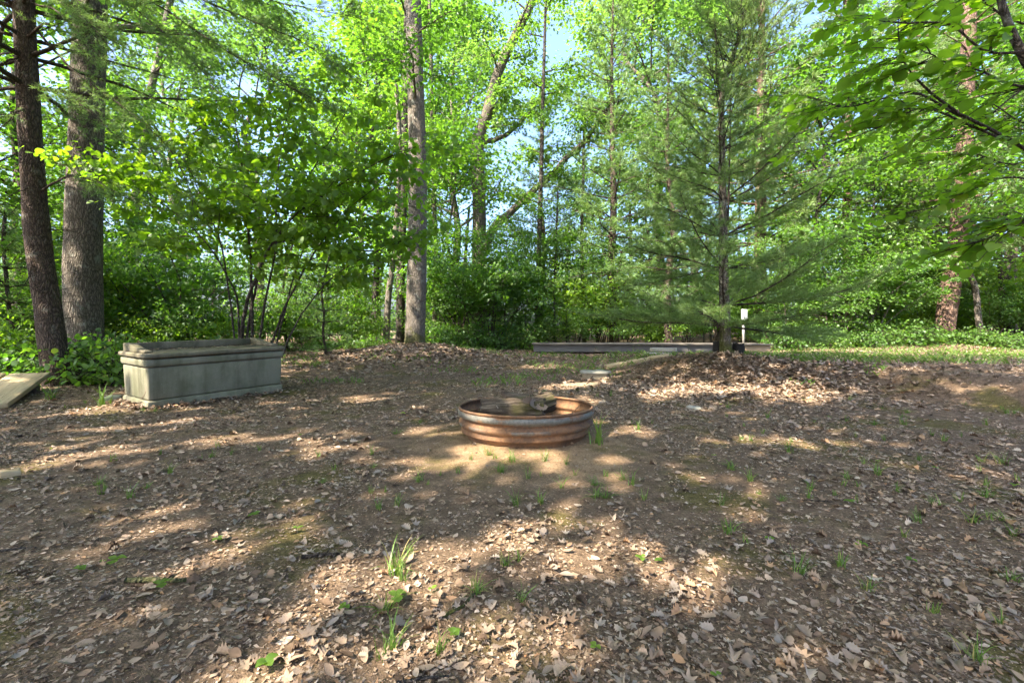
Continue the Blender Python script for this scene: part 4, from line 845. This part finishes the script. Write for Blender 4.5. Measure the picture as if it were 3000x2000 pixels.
MT['log'] = log_mat()
def endgrain():
    m, nt = M('cut_wood'); co = objco(nt); n = noise(nt, co, 30, 5, .7); finish(nt, ramp(nt, n, [(.3, (.03, .022, .016)), (.7, (.12, .09, .062))]), .9, n, .6, .01); return m
MT['endgrain'] = endgrain()
def log(name, label, c, L, r_, az, el, seed, squash=.9):
    r = np.random.default_rng(seed); mb = MB(); n, sd = 36, 40; a_ = np.linspace(0, 2 * np.pi, sd, endpoint=False); t_ = np.linspace(-L / 2, L / 2, n)
    AA, TT = np.meshgrid(a_, t_); ca_, sa_ = np.cos(AA), np.sin(AA); R = r_ * (1 + .5 * (fbm(ca_ * 1.6 + seed, sa_ * 1.6 + TT * 3, seed, 4) - .5) + .45 * (fbm(ca_ * 6 + 9, sa_ * 6 + TT * 5, seed + 3, 3) - .5)); R[:, 0] = R[:, 0]
    jag = np.zeros((n, sd)); jag[0] = r.uniform(-.035, .02, sd); jag[-1] = r.uniform(-.02, .035, sd)
    v = np.stack([TT + jag, R * np.cos(AA), R * np.sin(AA) * squash], -1); i = np.arange(n - 1)[:, None] * sd; j = np.arange(sd)[None]; j2 = (j + 1) % sd
    mb.add(v, np.stack([i + j, i + sd + j, i + sd + j2, i + j2], -1).reshape(-1, 4))
    t = thing(name, label, 'log', c); t.rotation_euler = (0, -el, az); mb.build('bark', MT['log'], t, True)
    for e, s_ in ((0, 1), (n - 1, -1)):
        m2 = MB(); vv = np.concatenate([[[t_[e] + s_ * .008, 0, 0]], v[e] * np.array([1, .995, .995])]); m2.add(vv, [(0, k + 1, (k + 1) % sd + 1) for k in range(sd)]); m2.build('cut_end', MT['endgrain'], t)
    return t
zf = gz(*RING)
log('firewood_log', 'mossy rotten log lying across the fire ring under a dry oak leaf', (RING[0] - .13, RING[1] + .02, zf + .185), .62, .135, -.06, .03, 3)
log('firewood_log', 'short charred log end leaning behind the mossy log in the fire ring', (RING[0] + .12, RING[1] + .20, zf + .215), .34, .11, .5, .25, 5)
log('firewood_log', 'splintered wood chunk on the left inside the fire ring', (RING[0] - .36, RING[1] + .22, zf + .17), .34, .085, .9, .4, 7)
log('firewood_log', 'small grey broken log piece propped on the mossy log near the ring rim', (RING[0] - .08, RING[1] + .24, zf + .28), .30, .07, .25, -.12, 11)

# ------------------------------------------------------------------ weathered boards at the left edge
def plank_mat():
    m, nt = M('weathered_board'); co = objco(nt); n1 = noise(nt, co, 18, 6, .65, (.06, 1, 1)); n2 = noise(nt, co, 3, 4, .6); n3 = noise(nt, co, 60, 4, .7, (.05, 1, 1))
    c = ramp(nt, n1, [(.25, (.15, .105, .05)), (.5, (.36, .265, .14)), (.75, (.47, .37, .215))]); c = mixc(nt, math_(nt, 'MULTIPLY', n2, .35), c, (.25, .23, .18))
    cr_ = ramp(nt, n3, [(.3, (.35, .3, .25)), (.42, (1, 1, 1))]); c = mixc(nt, 1., c, cr_, 'MULTIPLY')
    finish(nt, c, .85, math_(nt, 'ADD', n1, n3), .6, .008, spec=.2); return m
MT['plank'] = plank_mat()
pa = np.array([-6.80, 6.02]); pb = np.array([-7.66, 7.38]); u = unit(pb - pa); Lb = np.linalg.norm(pb - pa); v2 = np.array([-u[1], u[0]]); sl_ = math.atan2(.27, Lb)
ramp_t = thing('board_ramp', 'two weathered thick boards tilted up towards the leaning pine', 'boards', (pa[0], pa[1], gz(*pa) + .02), math.atan2(u[1], u[0]))
for i in range(2):
    mb = MB(); wd_ = .47; mb.box((Lb / 2 + .02 * i, .25 + i * .50, .02), (Lb * (1.04 - .03 * i), wd_, .075)); o = bevel(mb.build('plank', MT['plank'], ramp_t), .012, 2); o.rotation_euler = (0, -sl_ - .01 * i, 0)
mb = MB(); mb.box((Lb * .82, .5, .06), (.14, .85, .22)); bevel(mb.build('support_block', MT['endgrain'], ramp_t), .01)

# ------------------------------------------------------------------ long low platform across the back
def paint(name, col, col2, sc_=3.):
    m, nt = M(name); co = objco(nt); n1 = noise(nt, co, sc_, 5, .65); n2 = noise(nt, co, 20, 5, .7, (.1, 1, 1)); c = mixc(nt, n1, col, col2)
    c = mixc(nt, math_(nt, 'MULTIPLY', n2, .35), c, tuple(a_ * .5 for a_ in col)); finish(nt, c, .8, n2, .3, .01, spec=.25); return m
MT['greyboard'] = paint('grey_painted_board', (.10, .095, .088), (.16, .15, .14)); MT['tanboard'] = paint('tan_board', (.26, .19, .11), (.33, .26, .17)); MT['deckboard'] = paint('deck_board', (.08, .07, .055), (.13, .11, .09))
pl0 = np.array([.72, 14.9]); pl1 = np.array([8.45, 14.5]); du = unit(pl1 - pl0); Lp = np.linalg.norm(pl1 - pl0); pz = .27
plat = thing('low_platform', 'long low grey platform at the back of the clearing, behind the young pine', 'platform', (pl0[0], pl0[1], pz), math.atan2(du[1], du[0]))
edges = [0, 2.05, 3.3, 5.1, 6.9, Lp]
for i in range(5):
    mb = MB(); l = edges[i + 1] - edges[i] - .012; mb.box(((edges[i] + edges[i + 1]) / 2, 0, .16 + rng.normal(0, .004)), (l, .04, .235)); bevel(mb.build('fascia_board', MT['tanboard' if i == 4 else 'greyboard'], plat), .006)
for i in range(10):
    mb = MB(); mb.box((Lp / 2 + rng.normal(0, .01), -.03 + i * .152, .30 + rng.normal(0, .003)), (Lp + .1, .145, .036)); bevel(mb.build('deck_plank', MT['deckboard'], plat), .006)
for i in range(6):
    mb = MB(); mb.box((.15 + i * (Lp - .3) / 5, .5, -.03), (.12, .9, .3)); mb.build('bearer', MT['endgrain'], plat)
# steps and edging stones leading up to it
MT['stone'] = concrete('grey_stone', (.27, .255, .21), (.17, .165, .10), (.14, .13, .09), .5); MT['palestone'] = concrete('pale_stone', (.27, .215, .14), (.17, .14, .075), (.12, .10, .06), .5)
def stone(name, label, c, s, rz, mat, tilt=0., seed=0, cat='stone slab', group=None, irregular=.06):
    r = np.random.default_rng(900 + seed); k_ = 12; a_ = np.linspace(0, 2 * np.pi, k_, endpoint=False) + .13
    sq = np.maximum(np.abs(np.cos(a_)), np.abs(np.sin(a_))) ** -1 * (1 + r.normal(0, irregular, k_)); mb = MB()
    b_ = np.stack([np.cos(a_) * sq * s[0] / 2, np.sin(a_) * sq * s[1] / 2], -1)
    lo = np.column_stack([b_ * 1.02, np.full(k_, -s[2] / 2)]); hi = np.column_stack([b_, np.full(k_, s[2] / 2) + r.normal(0, .006, k_)])
    mb.add(np.concatenate([lo, hi, [[0, 0, s[2] / 2 + .004]]]), [[i, (i + 1) % k_, (i + 1) % k_ + k_, i + k_] for i in range(k_)])
    mb.f.setdefault(3, []).append((np.array([[k_ + i, k_ + (i + 1) % k_, 2 * k_] for i in range(k_)]), np.zeros(k_), np.zeros(k_)))
    o = bevel(mb.build(name, MT[mat], None, False, c), .012, 2); o.rotation_euler = (tilt, 0, rz); return tag(o, label, cat, group)
sp_ = on_ground(1748, 1112)
stone('step_stone', 'flat grey step slab lying on a block at the near end of the edging', (sp_[0], sp_[1] + .12, sp_[2] + .155), (.60, .34, .05), .05, 'stone', 0, 1)
stone('step_block', 'squat stone block carrying the flat grey step slab', (sp_[0] - .01, sp_[1] + .13, sp_[2] + .05), (.56, .28, .15), .05, 'palestone', 0, 2, 'block')
sp2 = on_ground(1700, 1128); stone('paving_slab', 'pale slab flush with the soil in front of the step', (sp2[0], sp2[1], sp2[2] + .005), (.75, .3, .04), .1, 'palestone', 0, 3)['kind'] = 'thing'
e0, e1 = on_ground(1772, 1080), on_ground(1965, 1046); dd = e1 - e0
for i in range(3):
    c = e0 + dd * (i + .5) / 3; o = MB(); l_ = np.hypot(dd[0], dd[1]) / 3 - .025; o.box((0, 0, 0), (l_, .24 + .03 * i, .16)); o = bevel(o.build('edging_timber', MT['plank'], None, False, (c[0], c[1], c[2] + .01)), .02); o.rotation_euler = (rng.normal(0, .03), -math.atan2(dd[2], np.hypot(dd[0], dd[1])), math.atan2(dd[1], dd[0]) + rng.normal(0, .025))
    tag(o, ['weathered edging timber nearest the grey step slab', 'middle weathered edging timber of the line towards the platform', 'weathered edging timber farthest from the step slab, by the pine boughs'][i], 'edging timber', 'edging timbers up to the platform')
for i in range(2):
    c = at(1945 - 15 * i, 1030, 13.6 - .55 * i); stone('step_stone', ['upper low step in front of the platform behind the pine boughs', 'lower step in front of the platform behind the pine boughs'][i], (c[0], c[1], gz(c[0], c[1]) + .13 - .1 * i), (.8, .3, .09), 0, 'stone', 0, 20 + i)
stone('rock', 'flat rock half buried among the leaves below the young pine', on_ground(2032, 1196) + np.array([0, 0, .005]), (.24, .15, .035), .3, 'stone', .1, 30, 'rock', None, .2)
stone('rock', 'grey rock lying by the corner of the concrete box', on_ground(330, 1172) + np.array([0, 0, .02]), (.22, .16, .09), .8, 'stone', .1, 31, 'rock', None, .2)
stone('rock', 'small pale stone at the near end of the edging stones', on_ground(1760, 1082) + np.array([0, 0, .06]), (.12, .09, .12), .8, 'palestone', .1, 32, 'rock', None, .2)
stone('wood_chunk', 'pale broken wood chunk at the left edge of the clearing floor', on_ground(22, 1398) + np.array([0, 0, .03]), (.11, .05, .04), .6, 'plank', .2, 33, 'wood chunk', None, .25)

# two dark stumps at the foot of the young pine
def stump(label, px, y, w_, h, seed):
    x = (px - HX) / F * y; z0 = gz(x, y); r = np.random.default_rng(seed); k_, n = 16, 6; a_ = np.linspace(0, 2 * np.pi, k_, endpoint=False); v = []
    jag = r.normal(0, .02, k_)
    for i in range(n):
        t_ = i / (n - 1); rr = w_ / 2 * (1.15 - .2 * t_ + .12 * (fbm(np.cos(a_) * 2 + seed, np.sin(a_) * 2 + t_, seed) - .5)); v.append(np.stack([rr * np.cos(a_), rr * np.sin(a_), np.full(k_, -.06 + (h + .06) * t_) + (jag if i == n - 1 else 0)], -1))
    v.append(np.array([[0, 0, h - .03]])); mb = MB(); i = np.arange(n - 1)[:, None] * k_; j = np.arange(k_)[None]; j2 = (j + 1) % k_
    mb.add(np.concatenate(v), np.stack([i + j, i + j2, i + k_ + j2, i + k_ + j], -1).reshape(-1, 4)); t = thing('stump', label, 'stump', (x, y, z0)); mb.build('side', MT['char'], t, True)
    m2 = MB(); m2.add(np.concatenate([v[-2], v[-1]]) + np.array([0, 0, .001]), [(q, (q + 1) % k_, k_) for q in range(k_)]); m2.build('cut_top', MT['endgrain'], t)
MT['char'] = paint('blackened_wood', (.012, .011, .010), (.03, .027, .024), 8)
stump('blackened stump just left of the young pine trunk', 2104, 9.55, .21, .27, 1); stump('larger blackened stump just right of the young pine trunk', 2163, 9.5, .24, .26, 2)
# white sign on a post behind the young pine
MT['white'] = paint('white_panel', (.42, .43, .45), (.55, .55, .56)); MT['post'] = paint('white_post', (.22, .21, .19), (.32, .30, .27))
sx_ = (2178 - HX) / F * 17.2; sign = thing('sign', 'blank white panel on a pale post behind the young pine', 'sign', (sx_, 17.2, gz(sx_, 17.2)), .15)
mb = MB(); mb.box((0, 0, .55), (.07, .07, 1.25)); mb.build('post', MT['post'], sign); mb = MB(); mb.box((.0, -.05, 1.27), (.25, .02, .52)); bevel(mb.build('panel', MT['white'], sign), .004)

# ------------------------------------------------------------------ sticks lying about
def stick(label, px, py, L, r_, az, mat='twig', seed=0):
    c = on_ground(px, py); r = np.random.default_rng(seed); n = 12; q = np.zeros((n, 3)); q[:, 0] = np.linspace(-L / 2, L / 2, n); q[:, 1:] = np.cumsum(r.normal(0, L * .008, (n, 2)), 0)
    mb = MB(); mb.tube(q, r_ * (np.linspace(1.1, .7, n) + r.normal(0, .06, n)), 8, True)
    for k_ in range(2):
        i = r.integers(3, n - 2); mb.tube([q[i], q[i] + np.array([L * .1, r.choice([-1, 1]) * L * .1, .02])], [r_ * .5, r_ * .2], 5, True)
    o = mb.build('stick', MT[mat], None, True, c + np.array([0, 0, r_ * 1.1])); o.rotation_euler = (0, 0, az); tag(o, label, 'stick', 'fallen sticks')
stick('lichen-covered stick lying flat among leaves lower left', 455, 1708, .26, .011, -.02, 'palebark', 1)
stick('short grey twig on bare soil in the left foreground', 278, 1497, .13, .006, -.45, 'twig', 2)
stick('grey broken stick in front of the fire ring, near the bottom', 1330, 1792, .11, .007, .75, 'oakbark', 3)
stick('stubby pale stick end beside the grey broken stick', 1378, 1755, .055, .007, 1.2, 'palebark', 4)
stick('long thin dark stick at the bottom edge middle', 1240, 1990, .16, .005, .2, 'darkbark', 5)
stick('dark curved twig on the right of the clearing floor', 2400, 1472, .14, .005, -.35, 'twig', 6)
stick('curled bark strip right of the mossy patch', 940, 1630, .17, .010, .25, 'twig', 7)
stick('dark twig at the left edge in front of the wood chunk', 40, 1610, .22, .005, .1, 'darkbark', 8)

# ------------------------------------------------------------------ grass tufts and seedlings
def tuft_mesh(seed, n, h, spread, droop):
    r = np.random.default_rng(seed); mb = MB()
    for i in range(n):
        az = r.uniform(0, 6.28); le = r.uniform(.05, 1) * spread; hh_ = h * r.uniform(.45, 1.1); p0_ = np.array([r.normal(0, .012), r.normal(0, .012), -.01]); t_ = np.array([0, .35, .7, 1.])
        d = np.array([math.cos(az), math.sin(az), 0]); c = p0_ + d * (t_[:, None] ** 1.7 * le * hh_ * 1.5) + np.array([0, 0, 1]) * ((t_ - droop * le * t_ ** 2.6)[:, None] * hh_)
        w_ = np.array([1, .9, .6, .05])[:, None] * r.uniform(.0016, .0032) * np.array([-math.sin(az + r.normal(0, .6)), math.cos(az), 0])
        v = np.stack([c - w_, c + w_], 1).reshape(-1, 3); mb.add(v, [[0, 1, 3, 2], [2, 3, 5, 4], [4, 5, 7, 6]], r.uniform(.1, .9) if r.uniform() > .12 else 1.4)
    return mb.mesh('grass_tuft', MT['grass'])
TUFT = [tuft_mesh(1, 16, .10, .6, .3), tuft_mesh(2, 24, .13, .8, .5), tuft_mesh(3, 12, .085, .5, .2), tuft_mesh(4, 30, .11, 1., .6), tuft_mesh(5, 20, .16, .7, .5)]
spots = [(590, 1345), (500, 1385), (470, 1330), (430, 1430), (380, 1460), (300, 1445), (1110, 1490), (1130, 1440), (1095, 1370), (1515, 1480), (1180, 1700), (1175, 1660), (1200, 1630), (1130, 1790), (1150, 1900), (1120, 1930), (1290, 1910), (1385, 1720), (1395, 1735), (1530, 1760), (1520, 1640), (1480, 1655), (2185, 1590), (2135, 1560), (2340, 1680), (2465, 1660), (2545, 1730), (2740, 1800), (2960, 1700), (2690, 1530), (2650, 1570), (2850, 1530), (2900, 1520), (2930, 1520), (2970, 1570), (2530, 1360), (2570, 1390), (2445, 1450), (2480, 1400), (2375, 1435), (2870, 1380), (2940, 1360), (2510, 1470), (2740, 1480), (2630, 1440), (2930, 1830), (2860, 1940), (1450, 1345), (1500, 1350), (1595, 1350), (1685, 1390), (1825, 1405), (1775, 1395), (1745, 1455), (1645, 1430), (1380, 1345), (1230, 1410), (1255, 1420), (1160, 1270), (1230, 1240), (1850, 1240), (1760, 1290), (2180, 1250), (2560, 1245), (2890, 1245), (2590, 1290), (2200, 1290), (1750, 1160), (1590, 1150), (1790, 1160), (760, 1320), (680, 1330), (330, 1350), (290, 1420), (415, 1205), (455, 1205), (250, 1180), (190, 1195), (1690, 1145), (1870, 1260), (1910, 1240), (620, 1340), (640, 1310), (1740, 1420), (1660, 1360)]
for px in range(40): spots.append((rng.uniform(2100, 2990), rng.uniform(1150, 1480)))
for px in range(16): spots.append((rng.uniform(900, 1900), rng.uniform(1330, 1480)))
for i, (px, py) in enumerate(spots):
    c = on_ground(px, py)
    if math.hypot(c[0] - RING[0], c[1] - RING[1]) < .72: continue
    o = link('grass_tuft', TUFT[i % 5], None, c, (rng.normal(0, .1), rng.normal(0, .1), rng.uniform(0, 6.28)), rng.uniform(.55, 1.05))
    tag(o, 'small tuft of thin green grass growing through the leaf litter', 'grass tuft', 'grass tufts in the clearing')
def long_tuft(px, py, label, s, k_=4):
    o = link('grass_tuft', TUFT[k_], None, on_ground(px, py), (0, 0, rng.uniform(0, 6)), s); tag(o, label, 'grass tuft', 'grass tufts in the clearing')
long_tuft(1752, 1300, 'long arching grass against the right side of the fire ring', 2.2); long_tuft(300, 1188, 'long arching grass beside the tilted boards', 2.6); long_tuft(150, 1170, 'tall grass at the foot of the leaning pine', 2.4); long_tuft(1160, 1680, 'tallest leafy grass clump left of centre in the foreground', 1.35, 1)
def seedling_mesh(seed, n, ll):
    r = np.random.default_rng(seed); st = MB(); h = ll * .8; st.tube([(0, 0, -.01), (.004, 0, h * .5), (.0, .004, h)], [.0016, .0014, .001], 5, False); lf = MB()
    for i in range(n):
        az = i * 6.283 / n + r.normal(0, .3); a_ = np.array([[math.cos(az), math.sin(az), r.uniform(-.1, .35)]]); put_leaves(lf, RTPL[i % 4], np.array([[0, 0, h]]), a_, np.array([[0, 0, 1.]]), np.array([ll * r.uniform(.7, 1.1)]), np.array([r.uniform(.2, .8)]))
    return st.mesh('stem', MT['twig']), lf.mesh('leaves', MT['hazel'], True)
SEED = [seedling_mesh(i, n, l) for i, (n, l) in enumerate(((2, .05), (3, .06), (4, .05), (3, .045)))]
for i, (px, py) in enumerate([(300, 1655), (335, 1660), (745, 1520), (1010, 1790), (1265, 1735), (1880, 1645), (1930, 1650), (1745, 1905), (2100, 1990), (2520, 1605), (2255, 1590), (2740, 1375), (2570, 1357), (2975, 1430), (2490, 1480), (2670, 1650), (870, 1560), (470, 1730), (1330, 1870), (640, 1590), (2130, 1195), (2110, 1188), (780, 1965), (230, 1680), (150, 1320), (1180, 1215), (2720, 1150), (880, 1280), (2090, 1340), (1160, 1770)]):
    t = thing('seedling', 'tiny seedling with a few bright green leaves on the clearing floor', 'seedling', on_ground(px, py), rng.uniform(0, 6.28), 'seedlings on the clearing floor'); s = rng.uniform(.45, .8); t.scale = (s, s, s)
    link('stem', SEED[i % 4][0], t); link('leaves', SEED[i % 4][1], t)
# thin grass and ground cover over the back of the clearing
r = np.random.default_rng(81); n = 26000; y = r.uniform(7.5, 19, n); x = r.uniform(-1.25, 1.25, n) * y
k = (fbm(x * .8, y * .8, 55) + .34 * smooth(3, 6, x) * smooth(7.5, 9.5, y) + .12 * smooth(13, 16, y) - .10 * smooth(10, 7.5, y)) > .62; x, y = x[k], y[k]; n = len(x)
mb = MB(); hh_ = r.uniform(.04, .13, n); az = r.uniform(0, 6.28, n); d = np.stack([np.cos(az), np.sin(az), np.zeros(n)], -1); b_ = np.stack([x, y, ground(x, y)], -1); w_ = np.stack([-np.sin(az), np.cos(az), np.zeros(n)], -1) * .004
vs = np.stack([b_ - w_, b_ + w_, b_ + d * (hh_ * .35)[:, None] + np.array([0, 0, 1]) * (hh_ * .7)[:, None] + w_ * .6, b_ + d * (hh_ * .9)[:, None] + np.array([0, 0, 1]) * hh_[:, None]], 1)
i4 = np.arange(n)[:, None] * 4; mb.add(vs, np.concatenate([i4 + [0, 1, 2], i4 + [0, 2, 3]]), np.tile(r.uniform(0, 1, n), 2))
tag(mb.build('grass', MT['grass']), 'sparse short grass over the far part of the clearing and the right bank', 'grass', kind='stuff')

# ------------------------------------------------------------------ fallen leaves: the three hundred that show largest, each by itself
FL = []
for kind, tl in (('oak', [strip_leaf(OAK_U, OAK_W, c, bd, fo, tw, mo) for c, bd, fo, tw, mo in ((.3, .25, .05, .4, .1), (-.25, .3, .15, -.5, .2), (.5, -.2, .1, .6, 0), (.15, .5, -.1, -.3, .2))]), ('oval', [strip_leaf(OVAL_U, OVAL_W, c, bd, fo, tw) for c, bd, fo, tw in ((.35, .25, .1, .3), (-.2, .3, .2, -.3), (.6, .15, -.1, .5))]), ('maple', [maple_leaf(.22, 15), maple_leaf(-.18, 16), maple_leaf(.35, 17)])):
    for i, tp in enumerate(tl):
        m2 = MB(); m2.add(tp[0], tp[1], i * .23 % 1); FL.append((kind, m2.mesh('fallen_leaf', MT['fallen'], False)))
LBL = {'oak': 'dry brown lobed oak leaf lying on the litter near the camera', 'oval': 'dry brown oval leaf lying on the litter near the camera', 'maple': 'dry brown pointed maple leaf lying on the litter near the camera'}
cnt = 0
while cnt < 290:
    py = rng.uniform(1420, 2000) if cnt < 220 else rng.uniform(1180, 1480); px = rng.uniform(0, 3000); c = on_ground(px, py)
    if rng.uniform(0, 1.3) > litter_density(np.array([c[0]]), np.array([c[1]]))[0][0]: continue
    kd, me = FL[rng.integers(len(FL))]
    o = link('fallen_leaf', me, None, c + np.array([0, 0, .012 + rng.uniform(0, .01)]), (rng.normal(0, .22), rng.normal(0, .22), rng.uniform(0, 6.28)), rng.uniform(.03, .062) if py > 1420 else rng.uniform(.05, .095))
    tag(o, LBL[kd], 'leaf', kd + ' leaves fallen near the camera'); cnt += 1
for i in range(12):      # leaves and twigs lying inside the ring
    a_ = rng.uniform(0, 6.28); q_ = rng.uniform(.1, .5); o = link('fallen_leaf', FL[rng.integers(len(FL))][1], None, (RING[0] + q_ * math.cos(a_), RING[1] + q_ * math.sin(a_) + .05, zf + .03 + rng.uniform(0, .03)), (rng.normal(0, .3), rng.normal(0, .3), rng.uniform(0, 6)), rng.uniform(.07, .12)); tag(o, 'dead leaf lying at the bottom inside the fire ring', 'leaf', 'dead leaves at the bottom of the fire ring')
def ring_twig(label, p0, p1, r_):
    mb = MB(); q = curve_pts([p0, (np.array(p0) + p1) / 2 + rng.normal(0, .02, 3), p1], 8); mb.tube(q, np.linspace(r_, r_ * .5, 8), 7, True); tag(mb.build('stick', MT['log'], None, True), label, 'stick', 'sticks in the fire ring')
ring_twig('charred stick poking up behind the left end of the mossy log', (RING[0] - .42, RING[1] + .30, zf + .03), (RING[0] - .20, RING[1] + .22, zf + .36), .022)
ring_twig('knobby charred stick above the right end of the mossy log', (RING[0] + .02, RING[1] + .30, zf + .2), (RING[0] + .17, RING[1] + .22, zf + .37), .03)
ring_twig('thin twig leaning on the inner right wall of the fire ring', (RING[0] + .25, RING[1] - .1, zf + .05), (RING[0] + .55, RING[1] + .1, zf + .22), .007)
for px, py, s, k_, lb in [(1562, 1188, .20, 0, 'large dry oak leaf draped over the mossy log in the fire ring'), (1545, 1176, .15, 2, 'curled oak leaf on top of the mossy log'), (1585, 1192, .13, 3, 'crumpled oak leaf hanging at the right end of the mossy log'), (1456, 1192, .08, 5, 'small grey leaf on the left end of the mossy log')]:
    c = at(px, py, RING[1] - .12); o = link('fallen_leaf', FL[k_][1], None, c, (.95, .15, rng.uniform(.4, 1.6)), s); tag(o, lb, 'leaf', 'leaves in the fire ring')
for px, py, s, k_, lb in [(905, 1870, .085, 7, 'pale pointed maple leaf, broad and flat, at the lower left'), (1650, 1975, .08, 2, 'big curled grey oak leaf at the bottom edge'), (480, 1615, .075, 1, 'yellowish lobed leaf lying on bare soil at the left'), (1590, 1540, .05, 8, 'pale crumpled leaf at the tip of the sunny patch'), (1107, 1515, .05, 8, 'grey-green fallen maple leaf on bare soil left of centre')]:
    o = link('fallen_leaf', FL[k_][1], None, on_ground(px, py) + np.array([0, 0, .02]), (.1, -.1, rng.uniform(0, 6)), s); tag(o, lb, 'leaf')
